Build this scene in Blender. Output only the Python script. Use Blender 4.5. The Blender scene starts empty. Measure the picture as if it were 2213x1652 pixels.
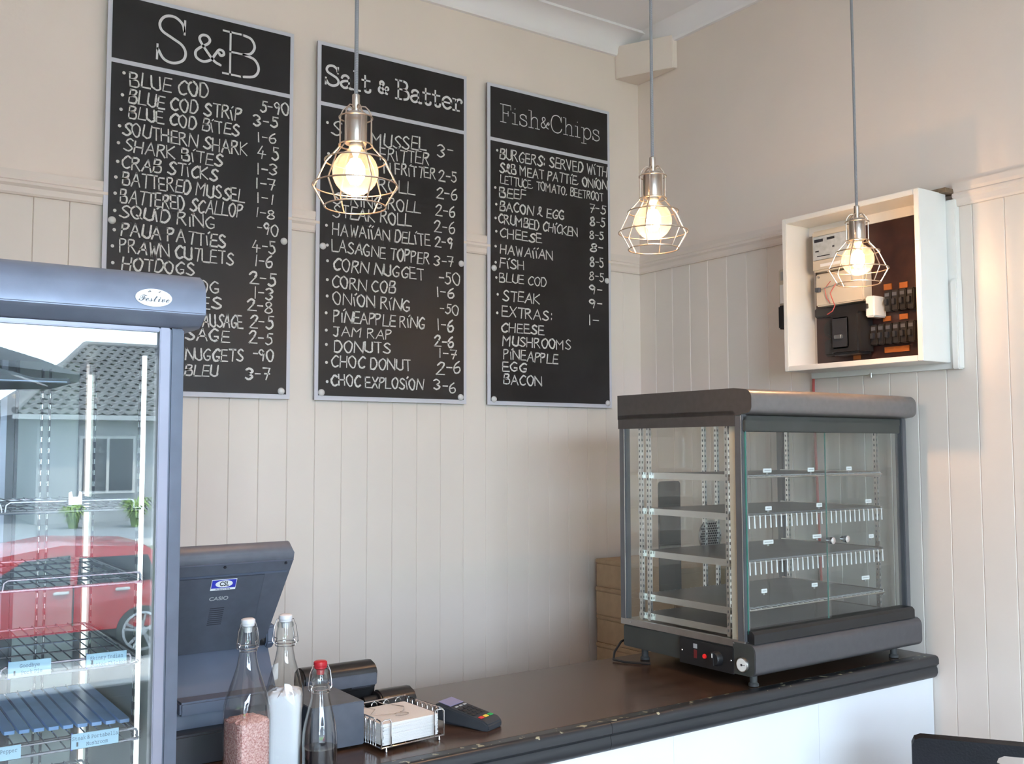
import bpy, bmesh, math, random
from mathutils import Vector, Matrix
random.seed(7)
SC = bpy.context.scene
COL = SC.collection
PI = math.pi

# ------------------------------------------------------------------ camera
cam_data = bpy.data.cameras.new('camera')
cam = bpy.data.objects.new('camera', cam_data)
COL.objects.link(cam)
SC.camera = cam
cam_data.sensor_width = 36.0
cam_data.lens = 35.286
cam_data.clip_start = 0.05
cam_data.clip_end = 300
cam.matrix_world = Matrix(((0.82200887, -0.03596847, -0.56833766, 0.0),
                           (-0.56946903, -0.05636685, -0.82007792, 0.0),
                           (-0.00253845, 0.99776202, -0.06681698, 1.625),
                           (0, 0, 0, 1)))

# ------------------------------------------------------------------ world, sun, exposure
world = bpy.data.worlds.new('sky')
SC.world = world
world.use_nodes = True
bg = world.node_tree.nodes['Background']
bg.inputs['Color'].default_value = (0.665, 0.815, 1.0, 1)
bg.inputs['Strength'].default_value = 29.0
sun_data = bpy.data.lights.new('sun', 'SUN')
sun_data.energy = 22.0
sun_data.angle = 0.02
sun_data.color = (1.0, 0.95, 0.86)
sun = bpy.data.objects.new('sun', sun_data)
COL.objects.link(sun)
sun.rotation_euler = (math.radians(-27), 0, math.radians(-20))
portal_data = bpy.data.lights.new('window_portal', 'AREA')
portal_data.shape = 'RECTANGLE'
portal_data.size = 3.65
portal_data.size_y = 2.75
portal_data.cycles.is_portal = True
portal = bpy.data.objects.new('window_portal', portal_data)
COL.objects.link(portal)
portal.location = (0.025, -2.98, 1.485)
portal.rotation_euler = (math.radians(90), 0, 0)
LAMP_POWER = 22.0
vs = SC.view_settings
vs.view_transform = 'Standard'
vs.look = 'None'
vs.exposure = 0.08
vs.gamma = 1.0
vs.use_curve_mapping = False
cy = SC.cycles
cy.max_bounces = 8
cy.diffuse_bounces = 4
cy.glossy_bounces = 4
cy.transmission_bounces = 8
cy.transparent_max_bounces = 16
cy.caustics_reflective = False
cy.caustics_refractive = False
cy.sample_clamp_indirect = 6.0
cy.use_denoising = True

# ------------------------------------------------------------------ materials
def nodes_of(name):
    m = bpy.data.materials.new(name)
    m.use_nodes = True
    nt = m.node_tree
    return m, nt, nt.nodes['Principled BSDF']

def mat(name, col, rough=0.5, metal=0.0, var=0.06, scale=12.0, bump=0.0, bscale=200.0, spec=0.5, coat=0.0, stretch=None, col2=None):
    """procedural surface: base colour broken up by noise, optional fine bump"""
    m, nt, p = nodes_of(name)
    L = nt.links.new
    tc = nt.nodes.new('ShaderNodeTexCoord')
    mp = nt.nodes.new('ShaderNodeMapping')
    L(tc.outputs['Object'], mp.inputs['Vector'])
    if stretch: mp.inputs['Scale'].default_value = stretch
    n = nt.nodes.new('ShaderNodeTexNoise')
    n.inputs['Scale'].default_value = scale
    n.inputs['Detail'].default_value = 5
    L(mp.outputs['Vector'], n.inputs['Vector'])
    r = nt.nodes.new('ShaderNodeValToRGB')
    c2 = col2 or tuple(min(1, c * (1 + var)) for c in col)
    c1 = tuple(c * (1 - var) for c in col)
    r.color_ramp.elements[0].position = 0.35
    r.color_ramp.elements[1].position = 0.65
    r.color_ramp.elements[0].color = (*c1, 1)
    r.color_ramp.elements[1].color = (*c2, 1)
    L(n.outputs['Fac'], r.inputs['Fac'])
    L(r.outputs['Color'], p.inputs['Base Color'])
    p.inputs['Roughness'].default_value = rough
    p.inputs['Metallic'].default_value = metal
    p.inputs['Specular IOR Level'].default_value = spec
    p.inputs['Coat Weight'].default_value = coat
    p.inputs['Coat Roughness'].default_value = 0.08
    if bump:
        b = nt.nodes.new('ShaderNodeBump')
        n2 = nt.nodes.new('ShaderNodeTexNoise')
        n2.inputs['Scale'].default_value = bscale
        L(mp.outputs['Vector'], n2.inputs['Vector'])
        L(n2.outputs['Fac'], b.inputs['Height'])
        b.inputs['Strength'].default_value = bump
        b.inputs['Distance'].default_value = 0.002
        L(b.outputs['Normal'], p.inputs['Normal'])
    return m

def emit_mat(name, col, strength):
    m, nt, p = nodes_of(name)
    p.inputs['Base Color'].default_value = (*col, 1)
    p.inputs['Emission Color'].default_value = (*col, 1)
    p.inputs['Emission Strength'].default_value = strength
    return m

def pane_mat(name, tint=(0.93, 0.97, 0.96), f0=0.045, rough=0.0, power=5.0, haze=0.0):
    """thin clear sheet: Schlick reflection over a tinted transparent layer"""
    m, nt, p = nodes_of(name)
    nt.nodes.remove(p)
    L = nt.links.new
    out = nt.nodes['Material Output']
    lw = nt.nodes.new('ShaderNodeLayerWeight')
    lw.inputs['Blend'].default_value = 0.5
    pw = nt.nodes.new('ShaderNodeMath'); pw.operation = 'POWER'; pw.inputs[1].default_value = power
    ma = nt.nodes.new('ShaderNodeMath'); ma.operation = 'MULTIPLY_ADD'
    ma.inputs[1].default_value = 1 - f0; ma.inputs[2].default_value = f0
    L(lw.outputs['Facing'], pw.inputs[0]); L(pw.outputs[0], ma.inputs[0])
    tr = nt.nodes.new('ShaderNodeBsdfTransparent'); tr.inputs['Color'].default_value = (*tint, 1)
    gl = nt.nodes.new('ShaderNodeBsdfGlossy'); gl.inputs['Roughness'].default_value = rough
    mx = nt.nodes.new('ShaderNodeMixShader')
    L(ma.outputs[0], mx.inputs[0]); L(tr.outputs[0], mx.inputs[1]); L(gl.outputs[0], mx.inputs[2])
    if haze:
        tl = nt.nodes.new('ShaderNodeBsdfTranslucent'); tl.inputs['Color'].default_value = (1.0, 0.93, 0.84, 1)
        m2 = nt.nodes.new('ShaderNodeMixShader'); m2.inputs[0].default_value = haze
        L(mx.outputs[0], m2.inputs[1]); L(tl.outputs[0], m2.inputs[2]); L(m2.outputs[0], out.inputs['Surface'])
    else:
        L(mx.outputs[0], out.inputs['Surface'])
    return m

M = {}
M['plaster'] = mat('cream_wall_paint', (0.81, 0.70, 0.625), 0.7, var=0.02, scale=3, bump=0.15, bscale=90)
M['board'] = mat('painted_board', (0.76, 0.685, 0.62), 0.45, var=0.015, scale=5, bump=0.1, bscale=60)
M['trim'] = mat('painted_trim', (0.75, 0.655, 0.585), 0.4, var=0.015, scale=6)
M['ceiling'] = mat('ceiling_paint', (0.90, 0.865, 0.885), 0.7, var=0.015, scale=3)
M['floor'] = mat('floor_vinyl', (0.30, 0.25, 0.22), 0.4, var=0.15, scale=9)
M['white_paint'] = mat('white_gloss_paint', (0.80, 0.78, 0.74), 0.35, var=0.02, scale=8, bump=0.05, bscale=40)
M['panel_white'] = mat('counter_panel_white', (0.78, 0.80, 0.84), 0.45, var=0.015, scale=4)
M['chalkboard'] = mat('chalkboard_black', (0.019, 0.018, 0.019), 0.38, var=0.25, scale=6, bump=0.05, bscale=300, spec=0.35)
M['sign_white'] = mat('sign_white', (0.60, 0.60, 0.66), 0.45, var=0.02)
M['sign_edge'] = mat('sign_edge_dark', (0.05, 0.045, 0.055), 0.5)
M['chalk'] = mat('white_chalk', (0.66, 0.65, 0.63), 0.9, var=0.16, scale=220)
M['print'] = mat('white_print', (0.68, 0.67, 0.68), 0.5, var=0.02)
M['cap'] = mat('pearl_cap', (0.66, 0.65, 0.64), 0.2, var=0.02, coat=0.5)
M['nickel'] = mat('brushed_nickel', (0.52, 0.46, 0.40), 0.28, 1.0, var=0.05, scale=40, stretch=(1, 1, 0.05))
M['wire'] = mat('cage_wire', (0.64, 0.53, 0.43), 0.3, 1.0, var=0.04)
M['bulb_glass'] = pane_mat('clear_bulb_glass', (0.97, 0.93, 0.86), 0.05, 0.0, 2.6, 0.03)
M['filament'] = emit_mat('glowing_filament', (1.0, 0.74, 0.44), 60.0)
M['steel'] = mat('satin_steel', (0.50, 0.49, 0.47), 0.3, 1.0, var=0.05, scale=30)
M['chrome'] = mat('chrome', (0.75, 0.75, 0.76), 0.08, 1.0, var=0.02)
M['bright_steel'] = mat('bright_steel', (0.78, 0.78, 0.76), 0.25, 1.0, var=0.03)
M['taupe'] = mat('cabinet_taupe_metal', (0.075, 0.068, 0.066), 0.42, 0.3, var=0.06, scale=60, bump=0.05, bscale=500)
M['taupe_front'] = mat('cabinet_taupe_satin', (0.21, 0.195, 0.195), 0.36, 0.5, var=0.05, scale=50)
M['base_satin'] = mat('cabinet_base_satin', (0.098, 0.096, 0.104), 0.38, 0.4, var=0.05, scale=50)
M['cab_dark'] = mat('cabinet_dark_green_grey', (0.045, 0.048, 0.044), 0.5, var=0.08)
M['cab_post'] = mat('cabinet_post_grey', (0.13, 0.135, 0.145), 0.4, 0.4, var=0.05)
M['black'] = mat('black_plastic', (0.012, 0.012, 0.013), 0.4, var=0.2)
M['pane'] = pane_mat('clear_pane', (0.975, 0.99, 0.985), 0.06)
M['pane_edge'] = mat('green_glass_edge', (0.06, 0.26, 0.22), 0.1, var=0.1)
M['fridge_pane'] = pane_mat('fridge_door_glass', (0.93, 0.96, 0.96), 0.06)
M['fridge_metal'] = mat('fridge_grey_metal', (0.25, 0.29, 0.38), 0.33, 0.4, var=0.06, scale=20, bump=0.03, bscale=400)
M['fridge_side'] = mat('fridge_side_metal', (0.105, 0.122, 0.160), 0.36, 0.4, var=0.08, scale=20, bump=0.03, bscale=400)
M['fridge_trim'] = mat('fridge_trim_silver', (0.26, 0.265, 0.32), 0.35, 0.5, var=0.04)
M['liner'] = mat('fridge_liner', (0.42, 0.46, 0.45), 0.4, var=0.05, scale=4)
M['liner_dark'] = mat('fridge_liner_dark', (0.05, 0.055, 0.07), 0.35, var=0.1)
M['rack'] = mat('coated_rack_wire', (0.35, 0.36, 0.40), 0.22, 0.9, var=0.05)
M['tube_light'] = emit_mat('fridge_tube', (0.95, 1.0, 0.98), 1.5)
M['card'] = mat('pale_blue_card', (0.46, 0.66, 0.80), 0.6, var=0.03)
M['ink'] = mat('ink', (0.12, 0.16, 0.24), 0.6)
M['ink_black'] = mat('ink_black', (0.02, 0.02, 0.03), 0.6)
M['badge'] = mat('badge_white', (0.85, 0.86, 0.86), 0.25, var=0.01)
M['pos'] = mat('register_grey', (0.080, 0.090, 0.115), 0.45, var=0.06, scale=50, bump=0.06, bscale=700)
M['pos_dark'] = mat('register_dark', (0.028, 0.030, 0.036), 0.42, var=0.1, bump=0.05, bscale=700)
M['screen'] = mat('dark_screen', (0.02, 0.022, 0.03), 0.15, var=0.05)
M['blue'] = mat('sticker_blue', (0.04, 0.05, 0.45), 0.35, var=0.1, scale=60)
M['grey_print'] = mat('grey_print', (0.40, 0.41, 0.42), 0.4)
M['laminate'] = mat('dark_brown_laminate', (0.060, 0.034, 0.022), 0.24, var=0.3, scale=5, stretch=(0.4, 6, 1), spec=0.6)
M['salt_pink'] = mat('pink_rock_salt', (0.60, 0.22, 0.19), 0.5, scale=300, var=0.15, bump=1.0, bscale=300, col2=(0.90, 0.60, 0.55))
M['salt_white'] = mat('fine_white_salt', (0.76, 0.76, 0.80), 0.8, var=0.02, bump=0.1, bscale=900)
M['vinegar'] = mat('dark_vinegar', (0.010, 0.007, 0.010), 0.08, var=0.1)
M['stopper'] = mat('white_stopper', (0.70, 0.70, 0.73), 0.3, var=0.01)
M['stopper_red'] = mat('red_stopper', (0.45, 0.015, 0.025), 0.3, var=0.08)
M['rubber'] = mat('rubber', (0.05, 0.05, 0.05), 0.7)
M['napkin'] = mat('paper_napkin', (0.72, 0.705, 0.70), 0.85, var=0.02, bump=0.5, bscale=500)
M['term'] = mat('terminal_charcoal', (0.035, 0.040, 0.048), 0.5, var=0.08)
M['term_screen'] = mat('terminal_screen', (0.22, 0.21, 0.36), 0.3, var=0.05)
M['key'] = mat('key_black', (0.02, 0.02, 0.022), 0.5)
M['key_green'] = mat('key_green', (0.03, 0.36, 0.09), 0.4)
M['key_yellow'] = mat('key_yellow', (0.75, 0.55, 0.06), 0.4)
M['key_red'] = mat('key_red', (0.60, 0.03, 0.03), 0.4)
M['kraft'] = mat('kraft_cardboard', (0.44, 0.31, 0.19), 0.8, var=0.05, scale=30)
M['brown_panel'] = mat('fuse_panel_brown', (0.035, 0.014, 0.012), 0.3, var=0.35, scale=14)
M['meter_cream'] = mat('meter_cream', (0.60, 0.54, 0.44), 0.5, var=0.03)
M['meter_face'] = mat('meter_face', (0.50, 0.54, 0.56), 0.25, var=0.1, scale=60)
M['bakelite'] = mat('bakelite', (0.018, 0.017, 0.018), 0.32, var=0.2)
M['breaker'] = mat('breaker_black', (0.022, 0.020, 0.020), 0.3, var=0.2)
M['orange'] = mat('orange_label', (0.34, 0.105, 0.02), 0.6, var=0.08)
M['red_wire'] = mat('red_wire', (0.50, 0.09, 0.08), 0.5)
M['timber'] = mat('raw_timber', (0.20, 0.13, 0.08), 0.8, var=0.3, scale=40)
M['led_red'] = emit_mat('red_indicator', (0.7, 0.02, 0.02), 0.35)
M['dial'] = mat('dial_white', (0.80, 0.80, 0.78), 0.3, var=0.01)
M['leather'] = mat('black_leather', (0.005, 0.005, 0.008), 0.6, var=0.3, bump=0.3, bscale=180, spec=0.25)
M['concrete'] = mat('pavement_concrete', (0.36, 0.34, 0.32), 0.9, var=0.06, scale=3)
M['asphalt'] = mat('street_asphalt', (0.17, 0.18, 0.19), 0.9, var=0.1)
M['grass'] = mat('lawn_grass', (0.12, 0.22, 0.04), 0.9, var=0.3, scale=20)
M['leaf'] = mat('shrub_leaf', (0.16, 0.24, 0.05), 0.7, var=0.3, scale=20)
M['tile'] = mat('grey_roof_tile', (0.13, 0.125, 0.125), 0.75, var=0.15, scale=8)
M['house'] = mat('house_render', (0.34, 0.35, 0.36), 0.8, var=0.03)
M['car_red'] = mat('car_red_paint', (0.30, 0.008, 0.012), 0.25, var=0.03, coat=0.6)
M['alloy'] = mat('wheel_alloy', (0.50, 0.52, 0.54), 0.3, 0.8, var=0.04)
M['tyre'] = mat('tyre_rubber', (0.02, 0.02, 0.02), 0.8)
M['brick_front'] = mat('shopfront_paint', (0.45, 0.42, 0.39), 0.7)

def make_glass():
    m, nt, p = nodes_of('bottle_glass')
    p.inputs['Base Color'].default_value = (0.93, 0.97, 0.95, 1)
    p.inputs['Transmission Weight'].default_value = 1.0
    p.inputs['Roughness'].default_value = 0.0
    p.inputs['IOR'].default_value = 1.45
    return m
M['glass'] = pane_mat('bottle_glass', (0.95, 0.965, 0.96), 0.07, 0.02, 2.4)

def moulding_mat():
    """near-black paint, chipped to cream along the top arris"""
    m, nt, p = nodes_of('chipped_black_paint')
    L = nt.links.new
    tc = nt.nodes.new('ShaderNodeTexCoord')
    sx = nt.nodes.new('ShaderNodeSeparateXYZ'); L(tc.outputs['Object'], sx.inputs[0])
    n = nt.nodes.new('ShaderNodeTexNoise'); n.inputs['Scale'].default_value = 45; n.inputs['Detail'].default_value = 6
    L(tc.outputs['Object'], n.inputs['Vector'])
    ed = nt.nodes.new('ShaderNodeMapRange')
    ed.inputs['From Min'].default_value = 0.990; ed.inputs['From Max'].default_value = 1.0
    ed.inputs['To Min'].default_value = 0.0; ed.inputs['To Max'].default_value = 0.18
    L(sx.outputs['Z'], ed.inputs['Value'])
    ad = nt.nodes.new('ShaderNodeMath'); ad.operation = 'ADD'
    L(n.outputs['Fac'], ad.inputs[0]); L(ed.outputs[0], ad.inputs[1])
    gt = nt.nodes.new('ShaderNodeMath'); gt.operation = 'GREATER_THAN'; gt.inputs[1].default_value = 0.80
    L(ad.outputs[0], gt.inputs[0])
    mx = nt.nodes.new('ShaderNodeMix'); mx.data_type = 'RGBA'
    mx.inputs['A'].default_value = (0.022, 0.024, 0.028, 1)
    mx.inputs['B'].default_value = (0.36, 0.35, 0.24, 1)
    L(gt.outputs[0], mx.inputs['Factor'])
    L(mx.outputs['Result'], p.inputs['Base Color'])
    p.inputs['Roughness'].default_value = 0.32
    return m
M['moulding'] = moulding_mat()

def cord_mat():
    m, nt, p = nodes_of('braided_cord')
    L = nt.links.new
    tc = nt.nodes.new('ShaderNodeTexCoord')
    mp = nt.nodes.new('ShaderNodeMapping'); mp.inputs['Scale'].default_value = (1, 1, 3.0)
    mp.inputs['Rotation'].default_value = (0.5, 0.4, 0)
    w = nt.nodes.new('ShaderNodeTexWave'); w.inputs['Scale'].default_value = 60; w.bands_direction = 'Z'
    L(tc.outputs['Object'], mp.inputs['Vector']); L(mp.outputs['Vector'], w.inputs['Vector'])
    r = nt.nodes.new('ShaderNodeValToRGB')
    r.color_ramp.elements[0].color = (0.10, 0.10, 0.11, 1); r.color_ramp.elements[1].color = (0.42, 0.42, 0.44, 1)
    L(w.outputs['Fac'], r.inputs['Fac']); L(r.outputs['Color'], p.inputs['Base Color'])
    p.inputs['Roughness'].default_value = 0.8
    return m
M['cord'] = cord_mat()

# ------------------------------------------------------------------ mesh helpers
class MB:
    def __init__(s): s.v = []; s.f = []
    def add(s, vs, fs):
        o = len(s.v); s.v += [tuple(p) for p in vs]; s.f += [[o + i for i in f] for f in fs]; return s
    def box(s, x0, y0, z0, x1, y1, z1):
        return s.add([(x0,y0,z0),(x1,y0,z0),(x1,y1,z0),(x0,y1,z0),(x0,y0,z1),(x1,y0,z1),(x1,y1,z1),(x0,y1,z1)],
                     [(0,3,2,1),(4,5,6,7),(0,1,5,4),(1,2,6,5),(2,3,7,6),(3,0,4,7)])
    def prism(s, prof, axis, a, b):
        """prof: closed polygon in the two other axes, extruded from a to b along axis"""
        def P(p, t):
            return {'x': (t, p[0], p[1]), 'y': (p[0], t, p[1]), 'z': (p[0], p[1], t)}[axis]
        n = len(prof)
        vs = [P(p, a) for p in prof] + [P(p, b) for p in prof]
        fs = [tuple(range(n)), tuple(range(2*n-1, n-1, -1))] + [(i, (i+1) % n, n + (i+1) % n, n + i) for i in range(n)]
        return s.add(vs, fs)
    def loft(s, rings, cap0=True, cap1=True, closed=False):
        n = len(rings[0]); vs = [p for r in rings for p in r]; fs = []
        m = len(rings)
        for k in range(m if closed else m - 1):
            a = k * n; b = ((k + 1) % m) * n
            for i in range(n):
                j = (i + 1) % n
                fs.append((a + i, a + j, b + j, b + i))
        if not closed:
            if cap0: fs.append(tuple(range(n - 1, -1, -1)))
            if cap1: fs.append(tuple(range((m-1)*n, m*n)))
        return s.add(vs, fs)
    def lathe(s, prof, c=(0, 0, 0), n=24, axis='z', cap0=True, cap1=True):
        rings = []
        for r, h in prof:
            ring = []
            for i in range(n):
                a = 2 * PI * i / n
                u, w = r * math.cos(a), r * math.sin(a)
                p = {'z': (u, w, h), 'y': (w, h, u), 'x': (h, u, w)}[axis]
                ring.append((c[0] + p[0], c[1] + p[1], c[2] + p[2]))
            rings.append(ring)
        return s.loft(rings, cap0, cap1)
    def tube(s, pts, r, n=6, closed=False):
        pts = [Vector(p) for p in pts]
        m = len(pts); rings = []
        up = None
        for i, p in enumerate(pts):
            a = pts[(i - 1) % m] if (closed or i > 0) else p
            b = pts[(i + 1) % m] if (closed or i < m - 1) else p
            t = (b - a).normalized()
            if up is None:
                up = Vector((0, 0, 1)) if abs(t.z) < 0.9 else Vector((1, 0, 0))
            u = (up - t * up.dot(t))
            if u.length < 1e-6: u = t.orthogonal()
            u.normalize(); up = u
            w = t.cross(u)
            rings.append([p + (u * math.cos(2*PI*k/n) + w * math.sin(2*PI*k/n)) * r for k in range(n)])
        return s.loft(rings, closed=closed)
    def ring(s, c, R, r, n=40, k=6):
        return s.tube([(c[0] + R*math.cos(2*PI*i/n), c[1] + R*math.sin(2*PI*i/n), c[2]) for i in range(n)], r, k, closed=True)
    def build(s, name, material, parent=None, bevel=0.0, seg=2, world=True, smooth=True, rot=None):
        me = bpy.data.meshes.new(name)
        off = Vector((0, 0, 0))
        if parent is not None and world:
            q = parent
            while q is not None: off += q.location; q = q.parent
        me.from_pydata([tuple(Vector(p) - off) for p in s.v], [], s.f)
        bm = bmesh.new(); bm.from_mesh(me)
        bmesh.ops.recalc_face_normals(bm, faces=bm.faces)
        if bevel:
            es = [e for e in bm.edges if len(e.link_faces) == 2 and e.calc_face_angle(0) > 0.6]
            bmesh.ops.bevel(bm, geom=es, offset=bevel, segments=seg, affect='EDGES', clamp_overlap=True)
        if smooth:
            for f in bm.faces: f.smooth = True
            for e in bm.edges:
                if len(e.link_faces) != 2 or e.calc_face_angle(0) > 0.7: e.smooth = False
        bm.to_mesh(me); bm.free()
        o = bpy.data.objects.new(name, me)
        COL.objects.link(o)
        if material: me.materials.append(M[material])
        if parent is not None: o.parent = parent
        return o

def tag(o, label=None, cat=None, group=None, kind=None):
    if label: o['label'] = label
    if cat: o['category'] = cat
    if group: o['group'] = group
    if kind: o['kind'] = kind
    return o

def thing(name, label, cat, loc=(0, 0, 0), rz=0.0, group=None):
    o = bpy.data.objects.new(name, None)
    COL.objects.link(o)
    o.empty_display_size = 0.05
    o.location = loc; o.rotation_euler = (0, 0, rz)
    return tag(o, label, cat, group)

def copy_tree(o, parent=None):
    c = o.copy(); COL.objects.link(c)
    if parent is not None: c.parent = parent
    for ch in list(o.children): copy_tree(ch, c)
    return c

def inst(src, loc, parent=None):
    c = bpy.data.objects.new(src.name.split('.')[0], src.data)
    COL.objects.link(c); c.location = loc
    if parent is not None: c.parent = parent
    return c

def rounded(x0, y0, x1, y1, r, n=5):
    out = []
    for cx, cy, a0 in ((x1-r, y0+r, -90), (x1-r, y1-r, 0), (x0+r, y1-r, 90), (x0+r, y0+r, 180)):
        for i in range(n + 1):
            a = math.radians(a0 + 90 * i / n)
            out.append((cx + r*math.cos(a), cy + r*math.sin(a)))
    return out

def text(body, size, material, parent, mtx, name='lettering', mono=False, depth=0.0002, sx=1.0, bold=0.0):
    if mono:
        body = ''.join(chr(0x1D670 + ord(ch) - 65) if 'A' <= ch <= 'Z' else chr(0x1D68A + ord(ch) - 97) if 'a' <= ch <= 'z' else ch for ch in body)
    cu = bpy.data.curves.new(name, 'FONT')
    cu.body = body; cu.size = size; cu.align_x = 'CENTER'; cu.align_y = 'CENTER'; cu.extrude = depth; cu.offset = bold
    t = bpy.data.objects.new(name, cu); COL.objects.link(t)
    bpy.context.view_layer.update()
    me = bpy.data.meshes.new_from_object(t.evaluated_get(bpy.context.evaluated_depsgraph_get()))
    bpy.data.objects.remove(t)
    me.transform(mtx @ Matrix.Diagonal((sx, 1, 1, 1)))
    me.materials.clear(); me.materials.append(M[material])
    o = bpy.data.objects.new(name, me); COL.objects.link(o)
    o.parent = parent
    return o

def facing(origin, right, up):
    r = Vector(right).normalized(); u = Vector(up).normalized(); n = r.cross(u)
    m = Matrix((r, u, n)).transposed().to_4x4()
    return Matrix.Translation(origin) @ m

# ------------------------------------------------------------------ room shell
XW, YW, ZC = 2.806, 3.11, 3.352          # right wall, back wall, ceiling
XL, YF = -3.2, -3.0                       # left wall, shopfront
def struct(name, mb, m, **k):
    return tag(mb.build(name, m, **k), kind='structure')
struct('floor', MB().box(XL, YF, -0.05, XW, YW, 0), 'floor')
wall_back = struct('wall_back', MB().box(XL - .1, YW + .009, 0, XW + .1, YW + .1, ZC + .05), 'plaster')
wall_right = struct('wall_right', MB().box(XW + .009, YF, 0, XW + .1, YW + .009, ZC + .05), 'plaster')
struct('wall_left', MB().box(XL - .1, YF, 0, XL, YW, ZC + .05), 'plaster')
struct('wall_front', MB().box(XL-.1, YF-.12, 0, -1.80, YF, ZC+.05).box(1.85, YF-.12, 0, XW+.1, YF, ZC+.05)
       .box(-1.80, YF-.12, 2.85, 1.85, YF, ZC+.05).box(-1.80, YF-.12, 0, 1.85, YF, 0.12), 'brick_front', smooth=False)
win = struct('window_1', MB().box(-1.80, YF-.09, 0.12, -1.74, YF-.03, 2.85).box(1.79, YF-.09, 0.12, 1.85, YF-.03, 2.85)
             .box(-1.74, YF-.09, 2.79, 1.79, YF-.03, 2.85).box(-1.74, YF-.09, 0.12, 1.79, YF-.03, 0.18), 'brick_front')
for a, b in ((-1.74, -.57), (-.57, 0.61), (0.61, 1.79)):
    MB().box(a + .003, YF-.065, 0.18, b - .003, YF-.061, 2.79).build('pane', 'pane', win)
ceiling = struct('ceiling', MB().box(XL, YF, ZC, XW, YW, ZC + .1), 'ceiling')
MB().box(2.19, 0.9, ZC - .006, 2.225, 2.98, ZC).build('batten', 'ceiling', ceiling)
# grooved lining boards, each one a board
def vboard(w, zt, axis):
    c = .0019
    prof = [(0.0002, 0), (w - .0002, 0), (w - .0002, -.0066), (w - c, -.0088), (c, -.0088), (0.0002, -.0066)]
    mb = MB()
    if axis == 'back':
        mb.prism(prof, 'z', 0.0, zt)
    else:
        mb.prism([(q, p) for p, q in prof], 'z', 0.0, zt)
    return mb
PB = 0.0967
b0 = vboard(PB, 2.36, 'back').build('board', 'board', wall_back, world=False, smooth=False)
b0.location = (2.81 - PB, YW + .009, 0)
x = 2.81 - 2 * PB
while x > XL - PB:
    inst(b0, (x, YW + .009, 0), wall_back); x -= PB
PR = 0.0981
b1 = vboard(PR, 2.36, 'right').build('board', 'board', wall_right, world=False, smooth=False)
b1.location = (XW + .009, 3.114 - PR, 0)
y = 3.114 - 2 * PR
while y > YF:
    inst(b1, (XW + .009, y, 0), wall_right); y -= PR
# dado rails, cornice, boxed duct
rail = [(-.01, 2.350), (.010, 2.350), (.013, 2.356), (.014, 2.372), (.020, 2.380), (.020, 2.388), (.013, 2.393), (.016, 2.402), (.016, 2.420), (-.01, 2.420)]
trim_1 = struct('trim_1', MB().prism([(YW - a, z) for a, z in rail], 'x', XL, XW), 'trim', smooth=False)
struct('trim_2', MB().prism([(XW - a, z) for a, z in rail], 'y', 2.225, YW).prism([(XW - a, z) for a, z in rail], 'y', YF, 1.693), 'trim', smooth=False)
cove = [(-.01, 3.262), (.006, 3.262), (.010, 3.272)] + [(.085 - .075*math.cos(a)*1.0, 3.272 + .070*math.sin(a)) for a in [i*PI/2/8 for i in range(9)]] + [(.093, 3.342), (.093, 3.356), (-.01, 3.356)]
struct('trim_3', MB().prism([(YW - a, z) for a, z in cove], 'x', XL, XW), 'ceiling')
struct('trim_4', MB().prism([(XW - a, z + .015) for a, z in cove], 'y', YF, YW), 'ceiling')
struct('trim_5', MB().prism([(2.689, YW + .009), (2.689, YW - .012), (2.794, 2.886), (XW + .009, 2.880), (XW + .009, YW + .009)], 'z', 3.164, 3.30), 'plaster', bevel=.002)
struct('baseboard_back', MB().box(XL, YW - .015, 0, XW, YW, .12), 'trim')

# ------------------------------------------------------------------ hand lettering
# strokes on a 0-9 grid, '~' = smooth
def glyphs(spec):
    out = {}
    for ln in spec.strip().split('\n'):
        ch, w, *st = ln.split()
        out[ch] = (float(w), [(s[0] == '~', [(int(s.lstrip('~')[i]), int(s.lstrip('~')[i+1])) for i in range(0, len(s.lstrip('~')), 2)]) for s in st])
    return out
CH = glyphs("""
A 6 0038 3860 1353
B 5 0008 ~0838473504 ~0444524000
C 5 ~57381604113051
D 5 0008 ~0838543000
E 4.5 0008 0848 0444 0050
F 4.5 0008 0848 0444
G 5.5 ~57381604113051 515333
H 5.5 0008 5058 0454
I 1.5 1006 1829
J 4.5 0848 ~38322001
K 5 0008 580450
L 4.5 0800 0050
M 7 0008 0834 3468 6860
N 6 0008 0860 6068
O 5.5 ~280603204053563828
P 4.5 0008 ~0838473504
Q 5.5 ~280603204053563828 3260
R 5 0008 ~0838473504 2450
S 5 ~57381634523001
T 5 0858 3830
U 5 ~08021130515358
V 5.5 0830 3058
W 7 0820 2036 3650 5068
X 5 0058 0850
Y 5 0834 5834 3430
Z 5 0858 5800 0050
1 1.5 1018
2 4.5 ~06284734 3400 0050
3 4.5 ~07284624 ~24422001
4 5 280353 3530
5 4.5 4818 1815 ~1535422001
6 4.5 ~3816031030423403
7 4.5 084820 1444
8 4.5 ~38171543412001134638
9 4.5 ~4628062446 4630
0 5 ~280603204053563828
- 3 0434
. 1.5 0001
, 2 1100
: 2 1112 1516
& 5 ~0134473827243150
""")
def catmull(pts, closed=False, k=5):
    P = [Vector(p) for p in pts]; out = []
    n = len(P)
    if n < 3: return P
    for i in range(n - 1):
        p0 = P[i-1] if i else P[0] * 2 - P[1]
        p1, p2 = P[i], P[i+1]
        p3 = P[i+2] if i + 2 < n else P[i+1] * 2 - P[i]
        for j in range(k):
            t = j / k
            out.append(0.5 * ((2*p1) + (p2-p0)*t + (2*p0-5*p1+4*p2-p3)*t*t + (3*p1-p0-3*p2+p3)*t**3))
    out.append(P[-1]); return out
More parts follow.
